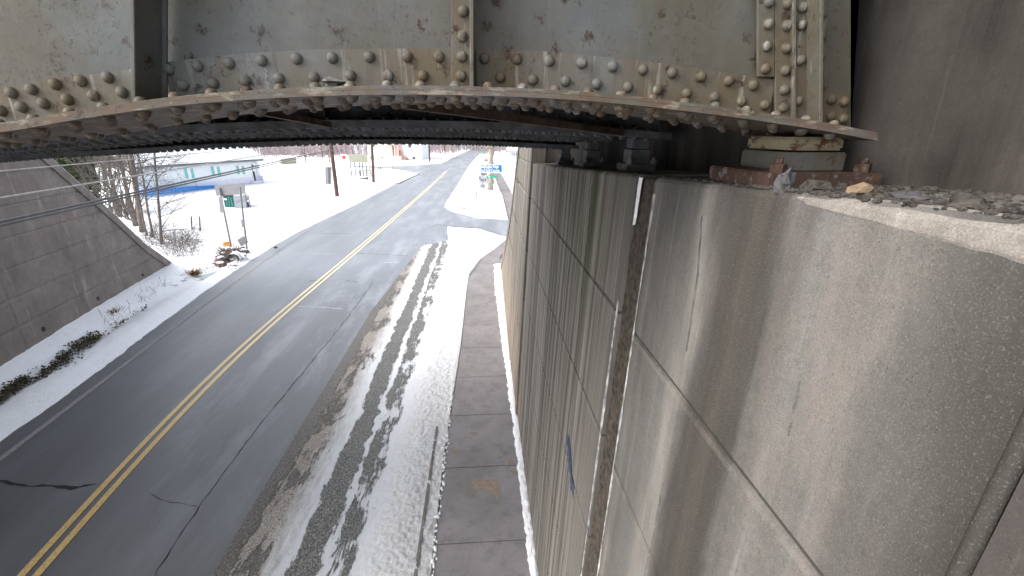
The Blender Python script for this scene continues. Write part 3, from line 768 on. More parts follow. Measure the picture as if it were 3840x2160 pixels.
# ================================================================ RAILWAY BRIDGE
br = thing("railway_bridge", "riveted grey steel railway bridge with rust stains crossing above the road", "bridge")
YF, YWB, YB = 1.40, 1.62, 1.90
near = [(p.x, p.z) for p in [onY(q[0], q[1], YF) for q in [(0, 496), (300, 446), (700, 392), (1200, 360), (1700, 356), (2200, 378), (2700, 432), (3100, 492), (3290, 528)]]]
near = [(-14, 5.44), (-3.0, 5.49), (-2.0, 5.535)] + near
def catmull(pts, x):
    if x <= pts[0][0]: return pts[0][1]
    if x >= pts[-1][0]:
        (a1, b1), (a2, b2) = pts[-2], pts[-1]; return b2 + (b2 - b1) / (a2 - a1) * (x - a2)
    for i in range(len(pts) - 1):
        if pts[i][0] <= x <= pts[i + 1][0]:
            p0, p1, p2, p3 = pts[max(i - 1, 0)], pts[i], pts[i + 1], pts[min(i + 2, len(pts) - 1)]
            h = p2[0] - p1[0]; t = (x - p1[0]) / h
            m1 = (p2[1] - p0[1]) / (p2[0] - p0[0]) * h; m2 = (p3[1] - p1[1]) / (p3[0] - p1[0]) * h
            return (2 * t ** 3 - 3 * t * t + 1) * p1[1] + (t ** 3 - 2 * t * t + t) * m1 + (-2 * t ** 3 + 3 * t * t) * p2[1] + (t ** 3 - t * t) * m2
ZTOP = 7.25
def zn(x): return catmull(near, x)
xs_end = onY(3290, 528, YF).x
# web of the near girder
def xrange_(a, b, step):
    n = max(1, int(round((b - a) / step))); return [a + (b - a) * i / n for i in range(n + 1)]
web_end = onY(3190, 400, YWB).x
g1 = B(); prev = None
for x in xrange_(-12.5, web_end, .08):
    r = [g1.verts.new((x, y, z)) for y, z in ((YWB, zn(x) + .02), (YWB, 6.15), (YWB, ZTOP), (YWB + .014, ZTOP), (YWB + .014, 6.15), (YWB + .014, zn(x) + .02))]
    if prev:
        for i in range(6): g1.faces.new((prev[i], prev[(i + 1) % 6], r[(i + 1) % 6], r[i]))
    prev = r
g1.faces.new(prev)
for v in prev: v.co.x = (lambda z: onY(3190, 0, YWB).x + (web_end - onY(3190, 0, YWB).x) * (min(z, 6.15) - onY(3190, 0, YWB).z) / (onY(3190, 400, YWB).z - onY(3190, 0, YWB).z))(v.co.z)
girder = obj("plate_girder", g1, mat_steel, br)
# bottom flange: two stacked plates
fl = B()
for (yf, yb_, dz0, dz1, off) in ((YF, YB, 0, .0125, 0), (YF + .006, YB - .006, .0135, .024, 0)):
    prev = None
    for x in xrange_(-12.5, xs_end, .08):
        jig = .0025 * fbm(x * 9, dz0 * 100) if x > -3 else 0
        r = [fl.verts.new((x, y, zn(x) + z)) for y, z in ((yf + jig, dz0), (yf + jig, dz1), (yb_, dz1), (yb_, dz0))]
        if prev:
            for i in range(4): fl.faces.new((prev[i], prev[(i + 1) % 4], r[(i + 1) % 4], r[i]))
        else: fl.faces.new(r)
        prev = r
    fl.faces.new(prev)
random.seed(3)
for j, yy in enumerate((YF + .05, YF + .12, YB - .14, YB - .05)):
    for x in xrange_(-4.2, xs_end - .12, .098):
        xx = x + (.049 if j % 2 else 0) + random.uniform(-.004, .004)
        if xx < xs_end - .07:
            rivet(fl, (xx, yy, zn(xx) + .0005), (0, 0, -1), .0185, .019, 9)
            if j < 1 : rivet(fl, (xx, YF + .045, zn(xx) + .024), (0, 0, 1), .017, .017, 8)
obj("bottom_flange", fl, mat_steel_edge, girder)
# bottom angle with two staggered rows of rivets
ATOP = [[(0, 330), (300, 285), (530, 253)], [(612, 234), (900, 200), (1200, 185), (1692, 180)], [(1785, 182), (2100, 195), (2500, 238), (2907, 300)], [(3055, 337), (3190, 357)]]
YA = YWB - .013
an = B()
for seg in ATOP:
    pts = [(p.x, p.z) for p in [onY(q[0], q[1], YA) for q in seg]]
    if seg[0][0] == 0: pts = [(-12.5, zn(-12.5) + .125)] + [(-2.2, zn(-2.2) + .125)] + pts
    prev = None
    for x in xrange_(pts[0][0], pts[-1][0], .06):
        zt = interp(pts, x) + .0012 * fbm(x * 20, 3)
        r = [an.verts.new((x, y, z)) for y, z in ((YA, zn(x) + .024), (YA, zt), (YWB - .0005, zt + .002), (YWB - .0005, zn(x) + .024))]
        if prev:
            for i in range(4): an.faces.new((prev[i], prev[(i + 1) % 4], r[(i + 1) % 4], r[i]))
        else: an.faces.new(r)
        prev = r
    an.faces.new(prev)
RV = [(45, 348), (120, 335), (208, 315), (305, 303), (405, 290), (512, 276), (633, 260), (743, 248), (860, 237), (982, 227), (1113, 220), (1247, 217), (1385, 213), (1527, 212), (1647, 213), (1817, 219), (1938, 222), (2060, 229), (2180, 237), (2297, 250), (2410, 262), (2520, 274), (2628, 288), (2732, 304), (2824, 320),
      (5, 414), (83, 401), (165, 388), (255, 373), (353, 359), (459, 346), (688, 320), (801, 312), (921, 302), (1047, 295), (1178, 290), (1315, 284), (1455, 284), (1587, 284), (1876, 290), (1997, 299), (2120, 305), (2237, 315), (2354, 327), (2465, 338), (2574, 351), (2679, 365), (2779, 380), (2867, 394),
      (3067, 365), (3116, 373), (3164, 382), (3064, 428), (3113, 437), (3160, 446)]
for q in RV: rivet(an, onY(q[0], q[1], YA), (0, -1, 0), .0178, .0165, 12)
for x in xrange_(-5, -1.8, .13):
    rivet(an, (x, YA, zn(x) + .10), (0, -1, 0), .0165, .015); rivet(an, (x + .065, YA, zn(x) + .055), (0, -1, 0), .0165, .015)
obj("bottom_angle", an, mat_steel_angle, girder)
# stiffeners
def colx(px, z, Y):
    """X on plane Y of a sight line column at height z (panel joints splay slightly towards the girder's ends)"""
    p, q = onY(px, 0, Y), onY(px, 400, Y); z = min(z, 6.15)
    return p.x + (q.x - p.x) * (z - p.z) / (q.z - p.z)
def sbox(bm, fa, fb_, y0, y1, zl):
    zs = [zl, 6.15, ZTOP]; rings = []
    for z in zs: rings.append([bm.verts.new(p) for p in ((fa(z), y0, z), (fb_(z), y0, z), (fb_(z), y1, z), (fa(z), y1, z))])
    for a_, b_ in zip(rings, rings[1:]):
        for i in range(4): bm.faces.new((a_[i], a_[(i + 1) % 4], b_[(i + 1) % 4], b_[i]))
    bm.faces.new(rings[0]); bm.faces.new(rings[-1])
def stiffener(x0, x1, side, proud, mat=mat_steel_angle, rows=(), ylow=None, thick=.012, pxs=None):
    bm = B(); zl = ylow if ylow is not None else zn((x0 + x1) / 2) + .026
    y0 = YA - .001
    if pxs: fa = lambda z: colx(pxs[0], z, y0 - thick); fb_ = lambda z: colx(pxs[1], z, y0 - thick)
    else: fa = lambda z: x0; fb_ = lambda z: x1
    sbox(bm, fa, fb_, y0 - thick, y0, zl)
    if proud:
        if side > 0: sbox(bm, lambda z: fb_(z) - thick, fb_, y0 - thick - proud, y0 - thick - .0005, zl)
        else: sbox(bm, fa, lambda z: fa(z) + thick, y0 - thick - proud, y0 - thick - .0005, zl)
    bmesh.ops.bevel(bm, geom=list(bm.edges), offset=.002, segments=1, affect='EDGES')
    for q in rows: rivet(bm, onY(q[0], q[1], y0 - thick), (0, -1, 0), .0175, .0165, 12)
    return obj("stiffener", bm, mat, girder)
def wx(px, py=250, Y=None): return onY(px, py, YA - .012 if Y is None else Y).x
stiffener(wx(592), wx(622), -1, .115, mat_steel, (), None, pxs=(592, 622))
stiffener(wx(1692), wx(1778), 1, .085, mat_steel_angle, [(1737, 42), (1733, 137), (1731, 212), (1728, 285)], pxs=(1692, 1778))
za = onY(2870, 290, YA).z
stiffener(wx(2842), wx(2906), 1, 0, mat_steel_angle, [(2884, 8), (2880, 90), (2876, 174), (2870, 258)], za, pxs=(2842, 2906))
stiffener(wx(2908), wx(2972), 1, .02, mat_steel_angle, [(2953, 14), (2950, 97), (2948, 181), (2944, 265), (2940, 338), (2937, 403)], pxs=(2908, 2972))
stiffener(wx(2975), wx(3032), 1, .07, mat_steel_angle, [(3008, 28), (3004, 94), (3000, 226), (2990, 379)], pxs=(2975, 3032))
stiffener(wx(3062), wx(3102), 1, 0, mat_steel_angle, [(3080, 55), (3078, 136), (3074, 215), (3070, 297)], onY(3085, 330, YA).z, pxs=(3062, 3102))
for k, xx in enumerate((-2.3, -3.5, -4.7, -5.9)):
    stiffener(xx, xx + .07, 1, .09)
bm = B(); box(bm, (-12.5, YF, ZTOP), (web_end, YB, ZTOP + .03)); obj("top_flange", bm, mat_steel, girder)

# three more girders behind it
def curve_from(pxs, Y, tail):
    return tail + [(p.x, p.z) for p in [onY(q[0], q[1], Y) for q in pxs]]
open_px = [(0, 604), (194, 588), (596, 566), (954, 547), (1341, 535), (1744, 537), (1997, 548)]
specs = [(3.05, 3.30, 3.50, curve_from([(0, 556), (350, 522), (700, 497), (1200, 480), (1700, 482), (2200, 500), (2345, 512)], 3.05, [(-13, 5.30), (-6, 5.40)])),
         (4.45, 4.68, 4.92, curve_from([(0, 575), (350, 545), (700, 518), (1200, 505), (1700, 508), (2200, 528)], 4.45, [(-13, 5.22), (-7, 5.33)])),
         (5.95, 6.18, 6.42, curve_from(open_px, 6.42, [(-13, 5.05)]))]
for gi, (yf, yw, yb, cv) in enumerate(specs):
    zf = lambda x, cv=cv: catmull(cv, x)
    bm = B(); prev = None
    for x in xrange_(-12.5, 1.25, .15):
        r = [bm.verts.new((x, y, z)) for y, z in ((yw, zf(x) + .02), (yw, ZTOP), (yw + .014, ZTOP), (yw + .014, zf(x) + .02))]
        if prev:
            for i in range(4): bm.faces.new((prev[i], prev[(i + 1) % 4], r[(i + 1) % 4], r[i]))
        prev = r
    gw = obj("plate_girder", bm, mat_steel_dark, br)
    bm = B(); prev = None
    for x in xrange_(-12.5, 1.25, .12):
        r = [bm.verts.new((x, y, zf(x) + z)) for y, z in ((yf, 0), (yf, .045), (yb, .045), (yb, 0))]
        if prev:
            for i in range(4): bm.faces.new((prev[i], prev[(i + 1) % 4], r[(i + 1) % 4], r[i]))
        else: bm.faces.new(r)
        prev = r
    bm.faces.new(prev)
    pitch = .085
    for j, yy in enumerate((yf + .04, yf + .13, yb - .13, yb - .04)):
        n = 0
        for x in xrange_(-9.8 if gi == 2 else -7.5, 1.1, pitch):
            rivet(bm, (x + (pitch / 2 if j % 2 else 0), yy, zf(x) + .0005), (0, 0, -1), .021, .021, 7)
            if j == 0: rivet(bm, (x, yf + .04, zf(x) + .045), (0, 0, 1), .019, .018, 6)
    obj("bottom_flange", bm, mat_steel_dark, gw)
    bm = B(); prev = None
    for x in xrange_(-12.5, 1.25, .15):
        r = [bm.verts.new((x, y, zf(x) + z)) for y, z in ((yw - .013, .046), (yw - .013, .17), (yw - .0005, .17), (yw - .0005, .046))]
        if prev:
            for i in range(4): bm.faces.new((prev[i], prev[(i + 1) % 4], r[(i + 1) % 4], r[i]))
        prev = r
    for x in xrange_(-7, 1.0, .13):
        rivet(bm, (x, yw - .013, zf(x) + .135), (0, -1, 0), .018, .016, 7); rivet(bm, (x + .065, yw - .013, zf(x) + .085), (0, -1, 0), .018, .016, 7)
    obj("bottom_angle", bm, mat_steel_dark, gw)
    for xx in (-7.5, -5.6, -3.75, -2.35, -1.0, .25):
        bm = B(); box(bm, (xx, yw - .024, zf(xx) + .05), (xx + .08, yw - .0135, ZTOP)); box(bm, (xx, yw - .12, zf(xx) + .05), (xx + .012, yw - .0245, ZTOP))
        obj("stiffener", bm, mat_steel_dark, gw)
    bm = B(); box(bm, (-12.5, yf, ZTOP), (1.25, yb, ZTOP + .03)); obj("top_flange", bm, mat_steel_dark, gw)
# timber deck that shades everything below
bm = B()
for i in range(40):
    x = -12.4 + i * .34; box(bm, (x, 1.15, ZTOP + .035), (x + .25, 6.75, ZTOP + .25))
box(bm, (-12.5, 1.05, ZTOP + .255), (1.3, 6.9, ZTOP + .36))
obj("deck", bm, mat_tie, br)
# lateral braces under the deck
def brace(p, q, w, mat):
    bm = B(); p, q = Vector(p), Vector(q); dd = (q - p).normalized(); n = dd.cross(Z_).normalized(); u = n.cross(dd)
    obox(bm, (p + q) / 2, dd, n, u, (q - p).length, w, .012); obox(bm, (p + q) / 2 + n * (w / 2 - .006) + u * (w / 2 - .004), dd, n, u, (q - p).length, .012, w)
    obj("lateral_brace", bm, mat, br)
mat_brace = plain("rusty brace steel", (.075, .05, .036), .85, .5, 12)
brace(onY(1500, 400, 1.93), onY(2330, 505, 3.02), .035, mat_brace)
brace(onY(880, 408, 1.93), onY(1235, 474, 3.0), .03, mat_brace)
brace(onY(560, 430, 1.93), onY(330, 512, 2.9), .11, mat_steel)
brace(onY(100, 470, 1.93), onY(-500, 560, 3.0), .04, mat_brace)
# stone chip lying on the near flange
bm = B(); c_ = onY(1243, 318, YF + .10); c_.z = zn(c_.x) + .045; lump(bm, c_, (.036, .026, .013), 4, 1, 2, .9)
tag(obj("stone", bm, mat_steel_pale), "small grey stone chip lying on the front lip of the rusty girder flange", "stone")

# bearings
def bearing(x0, x1, y0, y1, zt, name="bearing", near_=False, pad=.10):
    zs = seatz((y0 + y1) / 2)
    bm = B(); box(bm, (x0 - pad, y0 - pad * .7, zs + .002), (x1 + pad, y1 + pad * .7, zs + .055))
    bmesh.ops.bevel(bm, geom=list(bm.edges), offset=.006, segments=2, affect='EDGES')
    bs = obj(name, bm, mat_rust if near_ else mat_steel_dark, br)
    h = (zt - zs - .055) ; m1 = zs + .055 + h * .56
    bm = B(); box(bm, (x0 - .012, y0 - .005, zs + .056), (x1 + .012, y1 + .005, m1)); bmesh.ops.bevel(bm, geom=list(bm.edges), offset=.005, segments=2, affect='EDGES')
    obj("lower_block", bm, mat_steel if near_ else mat_steel_dark, bs)
    bm = B(); box(bm, (x0, y0, m1 + .006), (x1, y1, zt - .001)); bmesh.ops.bevel(bm, geom=list(bm.edges), offset=.008, segments=2, affect='EDGES')
    obj("upper_block", bm, mat_rustpaint if near_ else mat_steel_dark, bs)
    for (bx, by) in ((x0 - pad * .55, y0 - .03), (x1 + pad * .55, y0 - .03)):
        bm = B(); tube(bm, [(bx, by, zs + .055), (bx, by, zs + .083)], .024, 6); tube(bm, [(bx, by, zs + .084), (bx, by, zs + .1)], .013, 8)
        obj("anchor_bolt", bm, mat_rust if near_ else mat_steel_pale, bs)
bearing(1.02, 1.20, 1.49, 1.76, 5.585, near_=True)
for (yf, yw, yb, cv) in specs:
    bearing(1.06, 1.17, yw - .08, yw + .10, catmull(cv, 1.1), pad=.05)

# rubble on the seat
random.seed(21)
bm = B()
for k in range(1100):
    Y = random.choice((random.uniform(.62, 1.5), random.uniform(.62, 3.2)))
    X = random.uniform(.93, 1.36) if Y < 1.42 else random.uniform(.90, .95)
    if random.random() < .5: X = .905 + abs(random.gauss(0, .035))
    if X < .935 and Y < 1.1 and random.random() < .6: X += .08
    r = random.uniform(.002, .0085) * (1.4 if X > 1.2 else 1)
    lump(bm, (X, Y, seatz(Y) + r * .3), (r * random.uniform(.8, 1.7), r * random.uniform(.8, 1.6), r * .8), k * .37, 1, 1, .8)
struct(obj("debris", bm, mat_rubble), "stuff", "dark crumbled grit and stone chips along the bridge seat edge", "debris")
def stone(px, py, Y, size, mat, seed, label):
    z = seatz(Y); p = G(px, py, z); bm = B(); lump(bm, (p.x, p.y, z + size[2] * .6), size, seed, 1, 2, .8)
    return tag(obj("stone", bm, mat), label, "stone", "stones on the bridge seat")
stone(2935, 718, 1.4, (.022, .020, .042), mat_stone, 2, "upright pointed grey stone in front of the rusty bearing plate")
stone(3225, 735, 1.2, (.040, .022, .020), mat_stone_tan, 5, "tan flat stone on the bridge seat right of the grey rubble")
stone(3050, 722, 1.3, (.034, .03, .024), mat_rubble, 9, "dark clumped lump between the pointed and the tan stone")
stone(3400, 752, 1.1, (.035, .03, .014), mat_stone, 14, "flat grey slab of rubble right of the tan stone")
stone(3620, 790, 1.0, (.03, .028, .016), mat_rubble, 15, "dark rubble lump near the right end of the seat")
bm = B(); p = G(3730, 808, 5.45); q = G(3990, 835, 5.45); tube(bm, [p, q], .011, 10); tube(bm, [p - (q - p) * .01, p + (q - p) * .02], .013, 10)
tag(obj("pipe", bm, mat_stone), "short grey conduit lying on the seat at the far right", "pipe")

# ================================================================ CABLES AND POLES
def cable(p, q, r, mat, label):
    p, q = Vector(p), Vector(q); p2 = p + (p - q) * .35; bm = B(); pts = [p2.lerp(q, t / 24) for t in range(25)]
    tube(bm, pts, r, 6); return tag(obj("overhead_cable", bm, mat, smooth=True), label, "cable", "cables strung to the brown utility pole")
cable(onY(0, 642, 9), onY(1258, 528, 42.3), .012, mat_cable_pale, "thin pale cable, topmost of the four crossing the left wall")
cable(onY(0, 743, 9), onY(1258, 536, 42.3), .018, mat_cable_pale, "pale cable, second from top across the left wall")
cable(onY(0, 832, 9), onY(1258, 558, 42.3), .027, mat_cable, "thick dark cable, upper one of the low pair on the left")
cable(onY(0, 846, 9), onY(1258, 563, 42.3), .023, mat_cable, "dark cable just beneath the thick one, lowest on the left")
def pole(px, py, r, h, label, lean=0):
    g = G(px, py); t = thing("utility_pole", label, "pole", "utility poles on the left side of the road", g); bm = B()
    tube(bm, [(0, 0, 0), (lean * .5, 0, h * .5), (lean, 0, h)], [r, r * .93, r * .8], 12); obj("shaft", bm, mat_poleW, t)
    bm = B(); box(bm, (lean - 1.1, -.06, h - .9), (lean + 1.1, .06, h - .76)); obj("crossarm", bm, mat_poleW, t)
    return g
pole(1265, 740, .175, 9.5, "brown wooden utility pole nearest the bridge holding the cables")
pole(1401, 685, .165, 9.5, "leaning brown utility pole beside the picnic tables", .5)
pole(1612, 607, .17, 9.0, "brown utility pole right of the white house with the porch")
pole(1669, 584, .13, 8.0, "thin dark utility pole beyond the side road")
pole(1719, 567, .12, 8.0, "thinnest and farthest utility pole near the road's end")

# ================================================================ SIGNS
def text_mesh(body, size, loc, mat, parent, name="lettering", bold=.014, sx=1.0, ux=X_, spacing=1.0, depth=.003):
    cu = bpy.data.curves.new("t", 'FONT'); cu.body = body; cu.size = size; cu.align_x = 'LEFT'; cu.align_y = 'CENTER'; cu.offset = bold * size; cu.extrude = depth; cu.space_character = spacing
    to = bpy.data.objects.new("t", cu); sc.collection.objects.link(to)
    dg = bpy.context.evaluated_depsgraph_get(); me = bpy.data.meshes.new_from_object(to.evaluated_get(dg)); bpy.data.objects.remove(to)
    me.materials.clear(); me.materials.append(mat); me.name = name
    o = bpy.data.objects.new(name, me); link(o, parent); o.location = loc; o.rotation_euler = (R(90), 0, 0); o.scale = (sx, 1, 1); return o
def post(bm, p, h, r=.03): tube(bm, [p, Vector(p) + Vector((0, 0, h))], r, 8)
# blue direction sign
g = G(1858, 777); g2 = G(1845, 776)
t = thing("direction_sign", "blue two-line direction sign on a thin post by the far sidewalk", "road sign", None, g); YS = -.04
tl = onY(1802, 617, g.y + YS) - g; brp = onY(1884, 648, g.y + YS) - g
w_, h_ = brp.x - tl.x, tl.z - brp.z
bm = B(); tube(bm, [(0, 0, 0), (tl.x + w_ * .78, 0, tl.z)], .03, 8); obj("post", bm, mat_galv, t)
bm = B(); box(bm, (tl.x, YS - .006, brp.z), (brp.x, YS + .006, tl.z)); sp = obj("panel", bm, mat_blue, t)
bm = B(); e = .045
for (x0, x1, z0, z1) in ((tl.x, brp.x, tl.z - e, tl.z), (tl.x, brp.x, brp.z, brp.z + e), (tl.x, tl.x + e, brp.z + e, tl.z - e), (brp.x - e, brp.x, brp.z + e, tl.z - e), (tl.x + w_ * .165, tl.x + w_ * .165 + .04, brp.z + e, tl.z - e)):
    box(bm, (x0, YS - .011, z0), (x1, YS - .0065, z1))
obj("border", bm, mat_whitep, sp)
mid = tl.z - h_ / 2
text_mesh("Eagles Ridge", h_ * .50, (tl.x + w_ * .21, YS - .010, mid + h_ * .23), mat_whitep, sp, sx=w_ * .74 / (h_ * .50 * 5.9))
text_mesh("Golf Course", h_ * .50, (tl.x + w_ * .22, YS - .010, mid - h_ * .22), mat_whitep, sp, sx=w_ * .72 / (h_ * .50 * 5.6))
text_mesh("6", h_ * .42, (tl.x + w_ * .06, YS - .010, mid - h_ * .25), mat_whitep, sp)
bm = B(); ax, az = tl.x + w_ * .035, mid + h_ * .22; s = h_ * .2
vs = [bm.verts.new((ax + x * s, YS - .009, az + z * s)) for x, z in ((0, 0), (1.0, .95), (1.0, .38), (1.5, .38), (1.5, -.38), (1.0, -.38), (1.0, -.95))]
bm.faces.new(vs); obj("arrow", bm, mat_whitep, sp)
# street name blade
t = thing("street_name_sign", "small green street name blade on its own post under the blue sign", "road sign", None, g2)
bm = B(); post(bm, (0, 0, 0), (onY(1845, 655, g2.y) - g2).z, .022); obj("post", bm, mat_galv, t)
a1 = onY(1828, 658, g2.y - .03) - g2; a2 = onY(1868, 667, g2.y - .03) - g2
bm = B(); box(bm, (a1.x, -.036, a2.z), (a2.x, -.026, a1.z)); bl = obj("blade", bm, mat_green_sign, t)
bm = B(); box(bm, (a1.x + .06, -.041, a2.z + .06), (a1.x + .2, -.0365, a1.z - .06)); obj("badge", bm, mat_whitep, bl)
# 969 route marker
g = G(1805, 772); t = thing("route_marker_sign", "white WEST 969 route sign with left turn arrow on one post", "road sign", None, g)
bm = B(); tube(bm, [(0, .03, 0), ((onY(1812, 650, g.y) - g).x, .03, (onY(1812, 650, g.y) - g).z)], .028, 8); obj("post", bm, mat_galv, t)
def plate(x0, y0, x1, y1, name, mat, dy=-.0):
    p = onY(x0, y0, g.y + dy) - g; q = onY(x1, y1, g.y + dy) - g
    bm = B(); box(bm, (p.x, dy - .012, q.z), (q.x, dy, p.z)); o = obj(name, bm, mat, t)
    bm = B(); e = .018
    for (a0, a1, b0, b1) in ((p.x + .01, q.x - .01, p.z - .01 - e, p.z - .01), (p.x + .01, q.x - .01, q.z + .01, q.z + .01 + e), (p.x + .01, p.x + .01 + e, q.z + .01 + e, p.z - .01 - e), (q.x - .01 - e, q.x - .01, q.z + .01 + e, p.z - .01 - e)):
        box(bm, (a0, dy - .0155, b0), (a1, dy - .0125, b1))
    obj("border", bm, mat_black, o)
    return o, p, q
o, p, q = plate(1801, 647, 1827, 659, "direction_plate", mat_plate)
text_mesh("WEST", (p.z - q.z) * .82, (p.x + .05, -.0175, (p.z + q.z) / 2), mat_black, o, sx=(q.x - p.x - .1) / ((p.z - q.z) * .82 * 2.9))
p = onY(1796, 661, g.y) - g; q = onY(1831, 688, g.y) - g
bm = B(); box(bm, (p.x, -.010, q.z), (q.x, 0, p.z)); blk = obj("shield_plate", bm, mat_black, t)
bm = B(); W, Hh = q.x - p.x, p.z - q.z; kx = lambda u: p.x + W * u; kz = lambda v: q.z + Hh * v
pr = [(.04, .04), (.96, .04), (.99, .3), (.93, .78), (.84, .80), (.83, .96), (.18, .96), (.17, .80), (.07, .78), (.01, .3)]
lo = [bm.verts.new((kx(u), -.0105, kz(v))) for u, v in pr]; hi = [bm.verts.new((kx(u), -.014, kz(v))) for u, v in pr]
bm.faces.new(hi)
for i in range(len(pr)): bm.faces.new((lo[i], lo[(i + 1) % len(pr)], hi[(i + 1) % len(pr)], hi[i]))
obj("shield", bm, mat_plate, blk)
text_mesh("969", Hh * .62, (p.x + W * .13, -.018, q.z + Hh * .45), mat_black, blk, sx=W * .76 / (Hh * .62 * 1.75), bold=.004)
o, p, q = plate(1800, 690, 1821, 706, "turn_plate", mat_plate)
bm = B(); cx, cz = (p.x + q.x) / 2, (p.z + q.z) / 2; s = (q.x - p.x) / 20
vs = [bm.verts.new((cx + x * s, -.0165, cz + z * s)) for x, z in ((-7, 1.5), (-2.5, 5), (-2.5, 2.6), (5, 2.6), (5, -5), (2.6, -5), (2.6, .4), (-2.5, .4), (-2.5, -2))]
bm.faces.new(vs); obj("arrow", bm, mat_black, o)
# marker stake
g = G(1783, 765); bm = B(); tube(bm, [(0, 0, 0), ((onY(1788, 717, g.y) - g).x, 0, (onY(1788, 717, g.y) - g).z)], .035, 8)
o = obj("marker_stake", bm, mat_poleW); o.location = g; tag(o, "short dark stake in the snow left of the 969 sign", "stake")
# far intersection signs
g = G(1806, 607); t = thing("route_marker_sign", "cluster of small white and green signs with orange board beyond the blue sign", "road sign", None, g)
def fp(x0, y0, x1, y1, name, mat, dy=-.05):
    p = onY(x0, y0, g.y + dy) - g; q = onY(x1, y1, g.y + dy) - g; bm = B(); box(bm, (p.x, dy - .02, q.z), (q.x, dy, p.z)); return obj(name, bm, mat, t)
bm = B(); post(bm, (0, 0, 0), (onY(1806, 565, g.y) - g).z, .04); obj("post", bm, mat_galv, t)
fp(1802, 565, 1812, 572, "green_plate", mat_green_sign); fp(1804, 574, 1816, 580, "direction_plate", mat_plate)
k_ = fp(1799, 583, 1811, 596, "shield_plate", mat_plate)
fp(1815, 583, 1830, 603, "square_plate", mat_plate)
fp(1816, 599, 1830, 603, "black_band", mat_black, -.08); fp(1812, 605, 1832, 614, "orange_board", mat_orange, -.02)

# left: sign structure seen from behind
g = G(870, 940); gb = G(928, 948)
t = thing("large_road_sign", "large blank grey sign back on two posts with smaller plates on them", "road sign", None, g)
Yp = g.y
def rel(px, py, dy=0): return onY(px, py, Yp + dy) - g
bm = B(); tube(bm, [(0, 0, 0), rel(822, 705, 0)], .045, 8); obj("post", bm, mat_galv, t)
bm = B(); tube(bm, [gb - g, rel(899, 700, gb.y - g.y)], .045, 8); obj("post", bm, mat_galv, t)
def quadplate(c4, name, mat, dy=0, th=.02):
    bm = B(); f = [bm.verts.new(rel(*q, dy)) for q in c4]; b_ = [bm.verts.new(rel(*q, dy) + Vector((0, th, 0))) for q in c4]
    bm.faces.new(f); bm.faces.new(b_[::-1])
    for i in range(4): bm.faces.new((f[i], f[(i + 1) % 4], b_[(i + 1) % 4], b_[i]))
    return obj(name, bm, mat, t)
quadplate([(804, 696), (916, 686), (921, 726), (811, 735)], "main_panel", mat_signback, .06)
quadplate([(819, 738), (834, 737), (841, 798), (826, 798)], "narrow_plate", mat_signback, -.08)
quadplate([(903, 823), (917, 823), (918, 852), (907, 852)], "small_plate", mat_signback, -.55)
o = quadplate([(835, 909), (861, 905), (866, 923), (840, 927)], "orange_plate", mat_orange, -.08); o["label"] = "rusty orange plate low on the left post"
o = quadplate([(889, 900), (913, 885), (931, 908), (905, 925)], "diamond_plate", mat_signback, -.5); o["label"] = "tilted blank diamond plate"
# sign back by the pole
g = G(1231, 768); t = thing("road_sign", "tall narrow blank sign back on a post left of the nearest utility pole", "road sign", None, g); Yp = g.y
bm = B(); tube(bm, [(0, 0, 0), rel(1231, 626)], .03, 8); obj("post", bm, mat_galv, t)
quadplate([(1219, 626), (1243, 626), (1243, 691), (1220, 691)], "panel", mat_signback, .04)
bm = B(); a1 = rel(1231, 628, -.03); a2 = rel(1232, 690, -.03); tube(bm, [a1, a2], .02, 6); obj("stiffening_bar", bm, mat_galv, t)
# stakes
for (bx, by, tx, ty, lb) in [(721, 880, 717, 811, "thin dark stake in the snow, left of the pair before the dumpsters"), (752, 888, 748, 812, "thin dark stake in the snow, right of the pair before the dumpsters"), (1475, 650, 1469, 594, "leaning dark stake beside the side road mouth"), (1284, 640, 1284, 621, "short dark stake left of the tan board")]:
    g = G(bx, by); bm = B(); tube(bm, [(0, 0, 0), onY(tx, ty, g.y) - g], .035, 6); o = obj("marker_stake", bm, mat_poleW); o.location = g; tag(o, lb, "stake")

# ================================================================ DUMPSTERS
def along(p0, p1): 
    dd = (p1 - p0); dd.z = 0; L = dd.length; return dd.normalized(), L
g0, g1_ = G(846, 793), G(884, 795); u, L = along(g0, g1_); n = Vector((-u.y, u.x, 0))
t = thing("dumpster", "dark green steel dumpster behind the large sign posts", "dumpster", None, g0)
Hd = onY(843, 736, g0.y).z
bm = B(); obox(bm, u * L / 2 + n * .6 + Z_ * Hd / 2, u, n, Z_, L, 1.2, Hd); bmesh.ops.bevel(bm, geom=list(bm.edges), offset=.03, segments=2, affect='EDGES'); obj("body", bm, mat_green_dump, t)
bm = B(); obox(bm, u * L / 2 + n * .6 + Z_ * (Hd + .03), u, n, Z_, L + .1, 1.3, .05); obj("lid", bm, mat_black, t)
bm = B()
for k in range(4): obox(bm, u * (L * (k + .5) / 4) - n * .03 + Z_ * (Hd * .5), u, n, Z_, .06, .05, Hd * .9)
obj("rib", bm, mat_green_dump, t)
bm = B(); obox(bm, u * L * .28 - n * .06 + Z_ * Hd * .82, u, n, Z_, L * .3, .01, .1); obj("label_plate", bm, mat_whitep, t)
g0, g1_ = G(886, 799), G(944, 795); u, L = along(g0, g1_); n = Vector((-u.y, u.x, 0))
t = thing("dumpster", "pale grey metal bin with a snow-topped side chute right of the green one", "dumpster", None, g0)
Hd = onY(884, 736, g0.y).z
